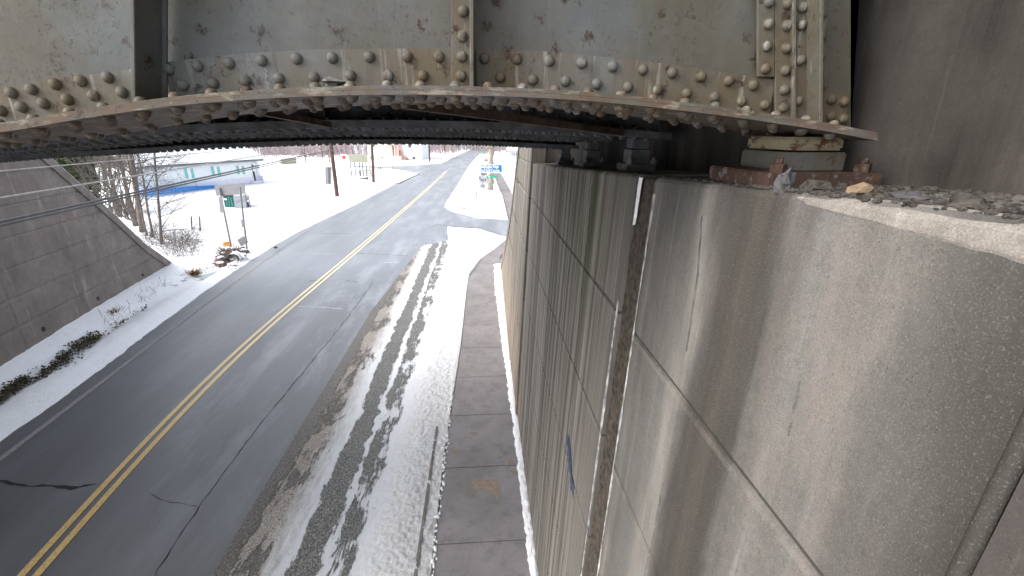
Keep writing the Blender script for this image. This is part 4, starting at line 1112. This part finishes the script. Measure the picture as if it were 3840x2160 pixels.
bm = B(); obox(bm, u * L * .38 + n * .75 + Z_ * Hd / 2, u, n, Z_, L * .76, 1.5, Hd); obox(bm, u * L * .38 - n * .1 + Z_ * Hd * .33, u, n, Z_, L * .76, .2, Hd * .64); bmesh.ops.bevel(bm, geom=list(bm.edges), offset=.03, segments=2, affect='EDGES'); obj("body", bm, mat_grey_dump, t)
bm = B(); obox(bm, u * L * .88 + n * .7 + Z_ * (Hd * .48), u, n, Z_, L * .23, 1.0, Hd * .94); bmesh.ops.bevel(bm, geom=list(bm.edges), offset=.03, segments=2, affect='EDGES'); ch = obj("side_chute", bm, mat_grey_dump, t)
bm = B(); obox(bm, u * L * .88 + n * .12 + Z_ * (Hd * .66), u, n, Z_, L * .2, .2, .12); bmesh.ops.bevel(bm, geom=list(bm.edges), offset=.04, segments=2, affect='EDGES'); obj("snow_cap", bm, mat_snow, ch)
bm = B(); obox(bm, u * L * .85 + n * .18 + Z_ * (Hd * .5), u, n, Z_, .06, .06, .45); obj("handle", bm, mat_black, ch)

# ================================================================ WHITE HOUSE ON THE LEFT
pR = G(972, 684); pL = G(600, 727); u = (pL - pR); u.z = 0; Lk = u.length; u.normalize(); nrm = Vector((u.y, -u.x, 0))
if nrm.dot(CP - pR) < 0: nrm = -nrm
back = -nrm
house = thing("house", "long white house with teal windows and a snowy roof behind the dumpsters", "house", None, pR)
def hp(px, py, off=0.0):
    p = onPl(px, py, pR + nrm * off, nrm) - pR; return p.dot(u), p.z
Lh = 13.0; He = hp(972, 603)[1]
bm = B(); obox(bm, u * Lh / 2 + back * 4.5 + Z_ * (He / 2), u, back, Z_, Lh, 9, He); wallo = obj("wall", bm, mat_siding, house)
bm = B(); hz = hp(900, 668)[1]
obox(bm, u * Lh / 2 + nrm * .02 + Z_ * (hz / 2), u, nrm, Z_, Lh - .1, .04, hz); obj("foundation_band", bm, mat_siding_blue, wallo)
# roof
bm = B(); rz = He + 3.4; ov = .55
ring0 = [Vector(v) for v in (-u * .7 + nrm * ov + Z_ * (He + .0), -u * .2 + back * 4.5 + Z_ * rz, -u * .7 + back * 9.5 + Z_ * He)]
ring1 = [p + u * (Lh + 1.2) for p in ring0]
for th, nm, mt in ((.0, "roof", mat_roofgrey), (.22, "roof_snow", mat_snow)):
    bm = B(); pr = []
    for rg in (ring0, ring1):
        pr.append([bm.verts.new(p + Z_ * (th + (.14 if th == 0 else .12) * k)) for k in (0, 1) for p in rg])
    A_, B_ = pr
    idx = [0, 1, 2, 5, 4, 3]
    for i in range(6):
        bm.faces.new((A_[idx[i]], A_[idx[(i + 1) % 6]], B_[idx[(i + 1) % 6]], B_[idx[i]]))
    bm.faces.new([A_[i] for i in idx]); bm.faces.new([B_[i] for i in idx][::-1])
    rf = obj(nm, bm, mt, house)
bm = B(); vs = [bm.verts.new(p) for p in (back * .02 + Z_ * He - u * .002, back * 8.98 + Z_ * He - u * .002, back * 4.5 + Z_ * (rz - .05) - u * .002)]; bm.faces.new(vs); obj("gable", bm, mat_siding, house)
def facade_box(name, x0, y0, x1, y1, mat, out, parent, th=.04):
    s0_, zt = hp(x0, y0); s1_, zb = hp(x1, y1); bm = B()
    obox(bm, u * (s0_ + s1_) / 2 + nrm * out + Z_ * (zt + zb) / 2, u, nrm, Z_, abs(s1_ - s0_), th, abs(zt - zb)); return obj(name, bm, mat, parent)
for (x0, x1, y0, y1) in [(688, 730, 632, 668), (788, 828, 625, 660), (883, 919, 622, 653)]:
    wnd = facade_box("window", x0 - 2, y0 - 2, x1 + 2, y1 + 2, mat_whitep, .03, house, .06)
    xm = (x0 + x1) / 2
    facade_box("pane", x0, y0, xm - 2, y1, mat_pane_teal, .07, wnd, .02); facade_box("pane", xm + 2, y0, x1, y1, mat_pane_teal, .07, wnd, .02)
dr = facade_box("door", 942, 616, 959, 678, mat_door, .05, house, .06)
facade_box("pane", 945, 628, 956, 642, mat_whitep, .09, dr, .02)
facade_box("door_frame", 940, 612, 962, 616, mat_whitep, .06, dr, .08)
bm = B(); s_, z_ = hp(956, 684); obox(bm, u * s_ + nrm * .3 + Z_ * .12, u, nrm, Z_, 1.2, .6, .24); obox(bm, u * (s_ - .7) + nrm * .3 + Z_ * .4, u, nrm, Z_, .06, .6, .8); obj("door_step", bm, mat_siding_blue, house)
facade_box("downpipe", 966, 605, 968, 684, mat_siding_blue, .08, house, .08)
# blue sheeting running out from the house foot
bp = [G(*p) for p in [(820, 702), (740, 711), (660, 722), (590, 732), (540, 742)]]; bm = B()
for i, (p, q) in enumerate(zip(bp, bp[1:])):
    dd, LL = along(p, q); nn = Vector((-dd.y, dd.x, 0)); h0 = .25 + .13 * i; h1 = .25 + .13 * (i + 1)
    vs = [bm.verts.new(x_) for x_ in (p, q, q + Z_ * h1, p + Z_ * h0, p + nn * .6 + Z_ * h0, q + nn * .6 + Z_ * h1)]
    bm.faces.new(vs[:4]); bm.faces.new((vs[3], vs[2], vs[5], vs[4]))
o = obj("pool_cover", bm, mat_bluetarp); tag(o, "bright blue sheeting along the snow in front of the long white house", "cover")
t = thing("hand_rail", "thin light rail standing at the blue sheeting", "rail", None, bp[1])
for p in (bp[1], bp[2], G(700, 716)):
    bm = B(); tube(bm, [p - bp[1], p - bp[1] + Z_ * .93], .02, 6); obj("post", bm, mat_galv, t)
bm = B(); tube(bm, [G(700, 716) - bp[1] + Z_ * .95, Z_ * .95], .02, 6); obj("top_bar", bm, mat_galv, t)
# ================================================================ FAR BUILDINGS
def building(name, label, x0, x1, yb, ytop_h, depth, mat, roofmat=mat_snow, roofh=2.2, base=None, cat="house"):
    pl, pr_ = G(x0, yb), G(x1, yb); uu = pr_ - pl; Lb = uu.length; uu.normalize(); bk = Vector((-uu.y, uu.x, 0))
    t = thing(name, label, cat, None, pl)
    bm = B(); obox(bm, uu * Lb / 2 + bk * depth / 2 + Z_ * ytop_h / 2, uu, bk, Z_, Lb, depth, ytop_h); obj("wall", bm, mat, t)
    bm = B(); r0 = [Z_ * ytop_h - bk * .4 - uu * .4, Z_ * (ytop_h + roofh) + bk * depth / 2 - uu * .4, Z_ * ytop_h + bk * (depth + .4) - uu * .4]
    a_ = [bm.verts.new(p) for p in r0]; b_ = [bm.verts.new(p + uu * (Lb + .8)) for p in r0]
    for i in range(3): bm.faces.new((a_[i], a_[(i + 1) % 3], b_[(i + 1) % 3], b_[i]))
    bm.faces.new(a_); bm.faces.new(b_[::-1]); obj("roof", bm, roofmat, t)
    k = (pr_ - pl).length / (x1 - x0)
    def fb(nm, xa, za, xb, zb, m_, out=.06, th=.1, par=None):
        bm = B(); obox(bm, uu * ((xa + xb) / 2 - x0) * k - bk * out + Z_ * (za + zb) / 2, uu, bk, Z_, abs(xb - xa) * k, th, abs(zb - za)); return obj(nm, bm, m_, par or t)
    return t, fb, k
# white house with porch
t, fb, k = building("house", "white two-storey house with brick porch columns beyond the side road", 1382, 1582, 600, 5.6, 9, mat_siding)
fb("foundation", 1382, 0, 1458, .85, mat_cream, .05)
fb("foundation", 1535, 0, 1576, .75, mat_siding_blue, .05)
fb("porch_base", 1457, 0, 1512, .9, mat_pink, .8, 1.6)
for xx in (1459, 1475, 1487, 1500): fb("porch_column", xx, .9, xx + 3, 3.2, mat_pink, 1.4, .25)
fb("porch_roof", 1454, 3.2, 1506, 3.5, mat_snow, .9, 1.9); fb("brick_pier", 1499, .9, 1510, 2.0, mat_brick, 1.0, .4); fb("brick_pier", 1484, .9, 1489, 2.1, mat_brick, 1.2, .3)
fb("door", 1476, .95, 1483, 2.9, mat_door, .06); fb("porch_wall", 1457, .9, 1512, 3.2, mat_pink, .05)
w1 = fb("window", 1534, 2.4, 1547, 3.9, mat_whitep, .04); fb("pane", 1535, 2.5, 1546, 3.8, mat_pane_dark, .10, .06, w1)
w1 = fb("window", 1547, .1, 1560, .7, mat_whitep, .08); fb("pane", 1548, .15, 1559, .65, mat_pane_dark, .14, .06, w1)
for xx in (1388, 1430):
    w1 = fb("vent", xx - 1, .3, xx + 9, .62, mat_whitep, .08); fb("pane", xx, .33, xx + 8, .59, mat_pane_dark, .14, .06, w1)
fb("steps", 1512, 0, 1530, .45, mat_brick, .9, 1.4)
w1 = fb("window", 1400, 2.6, 1412, 4.0, mat_whitep, .04); fb("pane", 1401, 2.7, 1411, 3.9, mat_pane_dark, .10, .06, w1)
# small gabled building with blue column
t, fb, k = building("house", "small white gabled building with a little dark window behind the tan board", 1327, 1363, 580, 2.3, 6, mat_siding, roofh=.9)
w1 = fb("window", 1340, .9, 1353, 1.9, mat_whitep, .04); fb("pane", 1342, 1.0, 1351, 1.8, mat_pane_dark, .1, .06, w1)
t, fb, k = building("shop", "pale shop front with blue wall lettering left of the porch house", 1364, 1403, 578, 5.5, 8, mat_siding, cat="shop")
fb("blue_column", 1360, 0, 1368, 5, mat_cyan, .3, .3)
random.seed(8)
for q in range(9):
    xx = 1376 + (q % 5) * 5 + random.uniform(-1, 1); zz = 1.2 + (q // 5) * 1.0 + random.uniform(-.2, .3)
    bm = B(); 
    fb("wall_lettering", xx, zz, xx + random.uniform(3, 5), zz + random.uniform(.25, .6), mat_sblue, .06, .04)
# right hand far building
t, fb, k = building("house", "low grey house with snow on its roof beyond the far sidewalk on the right", 1906, 1965, 597, 1.9, 7, plain("grey siding", (.42, .42, .45), .8, .1, 2), roofh=2.2)
for xx in (1918, 1926, 1935):
    w1 = fb("window", xx, .6, xx + 4, 1.5, mat_whitep, .05); fb("pane", xx + .6, .68, xx + 3.4, 1.42, mat_pane_dark, .1, .06, w1)
t, fb, k = building("shed", "long tan shed at the far left side behind the last poles", 1650, 1690, 562, 3.0, 8, mat_cream, roofh=1.5, cat="shed")
t, fb, k = building("house", "low dark-windowed white house close to the end of the road", 1722, 1748, 560, 3.4, 8, mat_siding, roofh=2.0)
w1 = fb("window", 1733, 1.2, 1738, 2.4, mat_pane_dark, .05)
t, fb, k = building("shed", "small red shed left of the tan board", 1284, 1291, 597, .8, 1, mat_redbox, roofh=.2, cat="shed")
# information board with roof, posts
pl, pr_ = G(1318, 662), G(1376, 640); 
t = thing("notice_board", "large tan notice board with snow on top standing on thin posts", "notice board", None, pl)
Yb = pl.y; a1 = onY(1307, 579, Yb) - pl; a2 = onY(1380, 610, Yb) - pl
bm = B(); box(bm, (a1.x, -.04, a2.z), (a2.x, .1, a1.z)); pn = obj("panel", bm, mat_tanboard, t)
bm = B()
for q in range(1, 4): zq = a2.z + (a1.z - a2.z) * q / 4; box(bm, (a1.x, -.055, zq - .02), (a2.x, -.0405, zq + .02))
obj("batten", bm, mat_tanboard, pn)
for xx, zb, m_ in ((1313, 0, mat_table), (1329, 0, mat_bluepost), (1347, 0, mat_table), (1358, 0, mat_table), (1371, 0, mat_table)):
    e = onY(xx, 610, Yb) - pl; bm = B(); box(bm, (e.x - .06, 0.0, 0), (e.x + .06, .09, e.z)); obj("post", bm, m_, t)
# picnic tables
def picnic(px, py, label, rot):
    g = G(px, py); t = thing("picnic_table", label, "picnic table", "picnic tables by the leaning pole", g); t.rotation_euler[2] = rot
    bm = B(); box(bm, (-.95, -.38, .72), (.95, .38, .77)); obj("table_top", bm, mat_table, t)
    for s in (-1, 1):
        bm = B(); box(bm, (-.95, s * .78 - .13, .42), (.95, s * .78 + .13, .46)); obj("bench", bm, mat_table, t)
    for s in (-.7, .7):
        for q in (-1, 1):
            bm = B(); tube(bm, [(s, q * .75, 0), (s, q * .2, .72)], .045, 4); obj("leg", bm, mat_table, t)
        bm = B(); box(bm, (s - .02, -.8, .38), (s + .02, .8, .42)); obj("crossbar", bm, mat_table, t)
picnic(1371, 662, "weathered picnic table, nearer one, in front of the tan board", .2)
picnic(1408, 645, "weathered picnic table, farther one, half behind the leaning pole", -.3)
bm = B(); tube(bm, [G(1305, 667, .1), G(1370, 670, .12)], [.06, .14], 8); tube(bm, [G(1373, 670, .15), G(1380, 670, .15)], .2, 8)
tag(obj("log", bm, mat_bark), "dark log lying on the snow below the tan board", "log")
bm = B(); lump(bm, G(1035, 812, .1), (.45, .12, .08), 3, 1, 1); tag(obj("branch", bm, mat_bark), "dark branch lying alone on the snow left of the road", "branch")
bm = B(); c_ = G(1033, 928, .14); lump(bm, c_, (.12, .1, .07), 6, 1, 1); tag(obj("stone", bm, mat_stone), "small dark stone on the snowy road edge", "stone")
bm = B(); p, q = G(1052, 615), G(1108, 612); tube(bm, [p + Z_ * .5, q + Z_ * .5], [.5, .6], 12); obj_t = obj("storage_tank", bm, mat_tanboard); tag(obj_t, "pale cylindrical tank lying on the snow near the cables", "tank")
# guard post far right of road (long shrub in yard)
# ================================================================ TREES
def branch(bm, p, d, r, L, depth, seed_r, droop=0.0, nseg=4):
    pts = [Vector(p)]; rads = [r]; dd = Vector(d).normalized()
    for i in range(nseg):
        dd = (dd + Vector((random.gauss(0, .16), random.gauss(0, .16), random.gauss(0, .12) + droop))).normalized()
        pts.append(pts[-1] + dd * L / nseg); rads.append(max(.004 if r < .02 else .009, r * (1 - .75 * (i + 1) / nseg)))
    tube(bm, pts, rads, 5 if r > .03 else 3, False)
    if depth > 0:
        for k in range(random.choice((3, 4, 5))):
            t = random.uniform(.25, 1); j = min(nseg - 1, int(t * nseg)); q = pts[j].lerp(pts[j + 1], t * nseg - j)
            side = Vector((random.gauss(0, 1), random.gauss(0, 1), random.gauss(.1, .6))).normalized()
            nd = (dd * .6 + side * .9).normalized()
            branch(bm, q, nd, max(.006, rads[j] * .5), L * random.uniform(.4, .65), depth - 1, seed_r, droop, 3)
def tree(px, py, r, h, label, mat=mat_bark, lean=(0, 0), low=.2, nb=14, depth=2, blen=2.2, z=0, seed=1, name="bare_tree", group="bare trees behind the left wing wall", base=None):
    random.seed(seed); g = base if base is not None else G(px, py, z); t = thing(name, label, "tree", group, g); bm = B(); pts = []; rads = []
    wv = Vector((0, 0, 0))
    for i in range(9):
        f = i / 8; wv += Vector((random.gauss(0, .03 * h / 8), random.gauss(0, .03 * h / 8), 0))
        pts.append(Vector((lean[0] * f, lean[1] * f, h * f)) + wv); rads.append(r * (1 - .55 * f) + (r * .25 if i == 0 else 0))
    tube(bm, pts, rads, 9); obj("trunk", bm, mat, t, smooth=True)
    bm = B()
    nb = int(nb * 1.5)
    for k in range(nb):
        f = low + (1 - low) * (k + random.random()) / nb; j = min(7, int(f * 8)); q = pts[j].lerp(pts[j + 1], f * 8 - j)
        an_ = random.uniform(0, 6.283); dd = Vector((math.cos(an_), math.sin(an_), random.uniform(.05, .7)))
        branch(bm, q, dd, max(.02, r * .34 * (1 - f * .5)), blen * (1.1 - .6 * f), depth, seed)
    obj("crown", bm, mat_twig if mat is mat_bark else mat, t)
    return t
T = [(352, 700, .42, 12, "thickest dark trunk at the left edge of the thicket", (.2, 0), .3, 16, 2.2, 1.3),
     (395, 700, .16, 11, "dark bare tree leaning right beside the thickest trunk", (2.2, 0), .3, 14, 1.8, 1.0),
     (448, 812, .13, 9, "reddish thin bare tree with many side twigs in the middle of the thicket", (.5, 0), .15, 22, 2.0, 0),
     (518, 868, .12, 10, "straight slim trunk, left of the two tallest near the wall end", (.6, 0), .25, 14, 1.8, 0),
     (545, 892, .15, 10, "slim trunk with a bend, right of the two tallest near the wall end", (.9, 0), .3, 16, 1.9, 0),
     (562, 905, .05, 7, "very thin sapling just right of the bent trunk", (.2, 0), .2, 14, 1.3, 0),
     (575, 915, .06, 7, "thin sapling with fine twigs over the blue sheeting", (.5, 0), .2, 16, 1.5, 0),
     (612, 940, .07, 6.5, "rightmost thin tree of the thicket beside the wall tip", (1.2, 0), .12, 18, 1.9, 0)]
for i, (px, py, r, h, lb, ln, low, nb, bl, zz) in enumerate(T):
    tree(px, py, r, h, lb, lean=ln, low=low, nb=nb, blen=bl, z=zz, seed=30 + i)
# evergreen tinged thicket behind
random.seed(77)
for i, px in enumerate((235, 268, 300, 322, 338, 372)):
    g = G(px, 752 + i * 7, .9 - .1 * i)
    t = thing("ivy_tree", ["leafy dark green tree, leftmost above the sloped wall", "second leafy green tree from the left above the sloped wall", "third leafy green tree above the sloped wall", "slim green-leaved tree touching the thickest trunk on its left", "narrow leafy tree partly behind the thickest trunk", "sparse leafy tree just right of the thickest trunk"][i], "tree", "leafy trees above the left wall", g)
    bm = B(); hh = 6.5; tube(bm, [(0, 0, 0), (.2, 0, hh * .5), (.1, 0, hh)], [.13, .10, .05], 7)
    obj("trunk", bm, mat_bark, t)
    bm = B()
    for k in range(2600 if i < 4 else 1100):
        f = random.random(); rr = random.gauss(0, .55); an_ = random.uniform(0, 6.28)
        c_ = Vector((rr * math.cos(an_), rr * math.sin(an_), .2 + f * hh)); s = random.uniform(.07, .17)
        u1 = Vector((random.gauss(0, 1), random.gauss(0, 1), random.gauss(0, 1))).normalized(); u2 = u1.cross(Vector((random.random(), random.random(), 1))).normalized()
        bm.faces.new([bm.verts.new(c_ + v_) for v_ in (u1 * s, u2 * s * .6, -u1 * s, -u2 * s * .6)])
    for k in range(14):
        f = random.random(); branch(bm, (0, 0, f * hh), (random.gauss(0, 1), random.gauss(0, 1), .4), .03, 1.5, 1, 0)
    obj("crown", bm, mat_ever, t)
random.seed(41); bm = B()
for k in range(70):
    px = random.uniform(240, 520); g = G(px, 735 + (px - 240) * .36 + random.uniform(-10, 6), .6)
    branch(bm, g, (random.gauss(0, .12), random.gauss(0, .1), 1), random.uniform(.02, .045), random.uniform(3.5, 6.5), 1, 0, .03, 5)
struct(obj("thicket", bm, mat_twig), "stuff", "thin upright saplings filling the gaps behind the sloped left wall", "thicket")
# big tree on the right by the far sidewalk
g = G(1840, 716)
t = tree(1840, 716, .27, 11, "large pale-barked bare tree beside the far sidewalk behind the blue sign", mat=mat_bark_grey, lean=(.25, 0), low=.5, nb=26, blen=5, depth=2, seed=5, name="bare_tree", group=None, base=g)
random.seed(6); bm = B()
for k in range(9):
    an_ = k * .7; branch(bm, (random.gauss(0, .1), random.gauss(0, .1), 2.9 + k * .16), (math.cos(an_) * .5, math.sin(an_) * .3, 1), .17, 5.5, 2, 0)
obj("limb", bm, mat_bark_grey, t)
g = G(1420, 604); tree(1420, 604, .09, 5, "small forked bare tree in front of the porch house", mat=mat_bark_grey, low=.35, nb=12, blen=2.4, depth=2, seed=9, group=None)
g = G(1852, 692); bm = B(); tube(bm, [(0, 0, 0), (-.15, 0, 1.3), (-.1, 0, 3.2)], .07, 6); o = obj("dead_tree_stem", bm, mat_bark); o.location = g; tag(o, "thin dark stem standing between the big tree and the far sidewalk", "tree")
for i, (px, py, lb) in enumerate([(1148, 612, "small bare tree in the far left yard, right of the tank"), (1212, 600, "bare sapling in the far yard left of the nearest pole"), (1236, 607, "bare sapling leaning by the nearest pole in the far yard")]):
    tree(px, py, .1, 5, lb, low=.3, nb=10, blen=2.2, depth=1, seed=60 + i, group="bare trees in the far yard")

# brush at the wall end
random.seed(14); bm = B()
for k in range(300):
    px = random.uniform(545, 735); py = random.uniform(905, 985) if px > 620 else random.uniform(895, 950)
    g = G(px, py, .12); dd = Vector((random.gauss(.15, .5), random.gauss(0, .5), 1))
    branch(bm, g, dd, random.uniform(.006, .014), random.uniform(.35, 1.5), 1 if random.random() < .7 else 0, 0, -.04, 4)
struct(obj("brush", bm, mat_twig), "stuff", "tangle of thin bare brush poking from the snow at the wall tip", "brush")
bm = B()
for k in range(260):
    px = random.uniform(600, 900); t_ = (px - 600) / 300; py = random.gauss(1035 - 75 * t_, 22)
    g = G(px, py, .10); an_ = random.uniform(0, 3.14); dd = Vector((math.cos(an_), math.sin(an_), random.uniform(0, .25))); branch(bm, g, dd, random.uniform(.006, .02), random.uniform(.1, .55), 0, 0, -.05, 4)
for k in range(170):
    g = G(random.gauss(868, 26), random.gauss(955, 12), .2); branch(bm, g, (random.gauss(0, .8), random.gauss(0, .5), random.uniform(.1, 1)), random.uniform(.01, .03), random.uniform(.15, .6), 0, 0, -.05, 4)
for k in range(90):
    px = random.uniform(380, 640); py = 1215 - (px - 380) * .62 + random.gauss(0, 14); g = G(px, py, .1)
    branch(bm, g, (random.gauss(0, .6), random.gauss(0, .6), 1), .005, random.uniform(.08, .4), 0, 0, 0, 3)
struct(obj("fallen_twigs", bm, mat_bark), "stuff", "dead twigs and stems lying in the snowy ditch", "twigs")
# wet leaf litter in the ditch
random.seed(15); bm = B()
LT = [(-60, 1520, 26), (0, 1482, 30), (60, 1442, 26), (100, 1420, 16), (150, 1400, 20), (190, 1375, 16), (240, 1335, 34), (290, 1300, 32), (340, 1272, 28), (375, 1255, 14), (440, 1215, 8), (500, 1180, 10), (550, 1150, 5)]
for k in range(5200):
    j = random.choices(range(len(LT) - 1), weights=[LT[i][2] + LT[i + 1][2] for i in range(len(LT) - 1)])[0]; f = random.random(); A1, A2 = LT[j], LT[j + 1]
    sp_ = A1[2] + (A2[2] - A1[2]) * f
    px = A1[0] + (A2[0] - A1[0]) * f; py = A1[1] + (A2[1] - A1[1]) * f + random.gauss(0, .55) * sp_
    g = G(px, py, .085 + random.uniform(0, .05)); s = random.uniform(.012, .045)
    if fbm(g.x * 3, g.y * 1.6, 5, 3) < random.uniform(-.28, .1) : continue
    u1 = Vector((random.gauss(0, 1), random.gauss(0, 1), random.gauss(0, .5))).normalized(); u2 = u1.cross(Vector((random.gauss(0, .4), random.gauss(0, .4), 1))).normalized()
    bm.faces.new([bm.verts.new(g + v_) for v_ in (u1 * s, u2 * s * .6, -u1 * s, -u2 * s * .6)])
struct(obj("leaf_litter", bm, mat_litter), "stuff", "dark wet leaf litter strip in the ditch below the left wall", "leaf litter")
# culvert and stones, tuft of dead grass
g = G(848, 985, .05); gE = G(905, 955, .05)
t = thing("culvert_pipe", "dark open culvert mouth under the stones below the large sign", "pipe", None, g + Vector((.25, .1, 0)))
bm = B(); n_ = 16
for rr, yy in ((.34, 0), (.34, 1.2)): pass
ring = []
for yy, rr in ((-.0, .25), (-.0, .22), (.5, .22)):
    ring.append([bm.verts.new((math.cos(q * 2 * math.pi / n_) * rr, yy, .12 + math.sin(q * 2 * math.pi / n_) * rr)) for q in range(n_)])
for r0, r1 in zip(ring, ring[1:]):
    for q in range(n_): bm.faces.new((r0[q], r0[(q + 1) % n_], r1[(q + 1) % n_], r1[q]))
bm.faces.new(ring[-1]); obj("barrel", bm, mat_black, t)
bm = B(); lump(bm, (.05, .36, .10), (.42, .30, .27), 3, 1, 3, .4); obj("snow_cap", bm, mat_snow, t, smooth=True)
random.seed(18)
names = ["topmost", "leftmost", "rightmost", "second", "lowest"]
spots = [(830, 975, .26), (843, 955, .24), (862, 940, .28), (885, 938, .25), (905, 935, .22), (915, 945, .25), (826, 992, .2), (880, 950, .2), (815, 965, .16)]
lbs = ["brown stone left of the culvert mouth", "brown stone above the left rim of the culvert", "snow-dusted stone at the foot of the orange plate's post", "brown stone above the culvert's middle", "stone between the two sign posts", "stone at the foot of the right sign post", "lowest stone by the culvert at the ditch edge", "stone just over the culvert mouth", "small stone farthest left of the culvert heap"]
for (px, py, r), lb in zip(spots, lbs):
    g = G(px, py, .15); t = thing("stone", lb, "stone", "stones around the culvert", g); bm = B(); lump(bm, (0, 0, 0), (r, r * .8, r * .6), px * .1, 1, 2, .6); obj("rock_body", bm, plain("brown stone", (.13, .09, .075), .9, .5, 12, bump=.6) if px == 830 else bpy.data.materials["brown stone"], t)
    bm = B(); lump(bm, (0, .02, r * .42), (r * .8, r * .62, r * .26), px * .1 + 1, 1, 2, .3); obj("snow_cap", bm, mat_snow, t, smooth=True)
def tuft(px, py, s, n, label):
    random.seed(px); bm = B(); g = G(px, py, .1)
    for k in range(n):
        an_ = random.uniform(0, 6.28); L = s * random.uniform(.5, 1); dd = Vector((math.cos(an_) * .8, math.sin(an_) * .8, random.uniform(.3, 1.2)))
        p = g + Vector((random.gauss(0, s * .2), random.gauss(0, s * .2), 0)); sd_ = Vector((-dd.y, dd.x, 0)) * .03
        m_ = p + dd * L * .6; e = p + dd * L + Z_ * -.1 * L
        a_ = [bm.verts.new(v_) for v_ in (p - sd_, p + sd_, m_ + sd_ * .8, m_ - sd_ * .8)]; bm.faces.new(a_); e_ = bm.verts.new(e); bm.faces.new((a_[3], a_[2], e_))
    tag(obj("grass_tuft", bm, mat_deadleaf), label, "grass tuft", "tan grass tufts in the ditch")
tuft(732, 1030, .38, 90, "larger tan dead grass tuft left of the ditch ice")
tuft(424, 1178, .22, 50, "small tan grass tuft at the foot of the left wall")
bm = B(); P = [G(*p, .10) for p in [(748, 1052), (752, 1035), (790, 1022), (820, 1012), (800, 1028), (770, 1045)]]
bm.faces.new([bm.verts.new(p) for p in P]); struct(obj("ditch_water", bm, mat_waterice))

# ================================================================ FAR HILL AND WOODS
def hill(u, v):
    X = -420 + u * 760; Y = 150 + v * 420 + 30 * math.sin(u * 5)
    return Vector((X, Y, -.6 + 70 * v ** 1.3 * (1 + .3 * fbm(u * 6, v * 3)) + 1.5 * fbm(X * .05, Y * .05)))
bm = B(); grid(bm, 60, 24, hill); struct(obj("hillside_terrain", bm, mat_ground_hill, smooth=True))
random.seed(99); bm = B()
for k in range(5200):
    X = random.uniform(-170, 80); Y = random.uniform(128, 175) - (18 if X < -25 else 0); 
    if edge(RL, Y) - 2 < X < edge(RR, Y) + 2 and Y < 146: continue
    h = random.uniform(3, 10); s = random.uniform(.03, .14); lx = random.gauss(0, .1) * h; wz = max(0, (Y - 155) * .12)
    p = Vector((X, Y, wz - .3)); q = p + Vector((lx, 0, h))
    tube(bm, [p, q], [s, s * .4], 3, False)
    if k % 2 == 0:
        for j in range(4):
            f = random.random(); a_ = p.lerp(q, f); e = a_ + Vector((random.gauss(0, 1.2), random.gauss(0, .5), random.uniform(.3, 1.6))); tube(bm, [a_, e], [.035, .015], 3, False)
struct(obj("woods", bm, mat_brush), "stuff", "grey brown leafless woods closing the end of the road", "woods")
random.seed(98); bm = B()
for k in range(1500):
    px = random.uniform(985, 1340); py = random.uniform(556, 582); g = G(px, py)
    for j in range(2): branch(bm, g, (random.gauss(0, .8), random.gauss(0, .4), 1), .05, random.uniform(.8, 2.6), 0, 0, 0, 3)
struct(obj("brush", bm, mat_brush), "stuff", "low brown brush at the back of the far left yard", "brush")
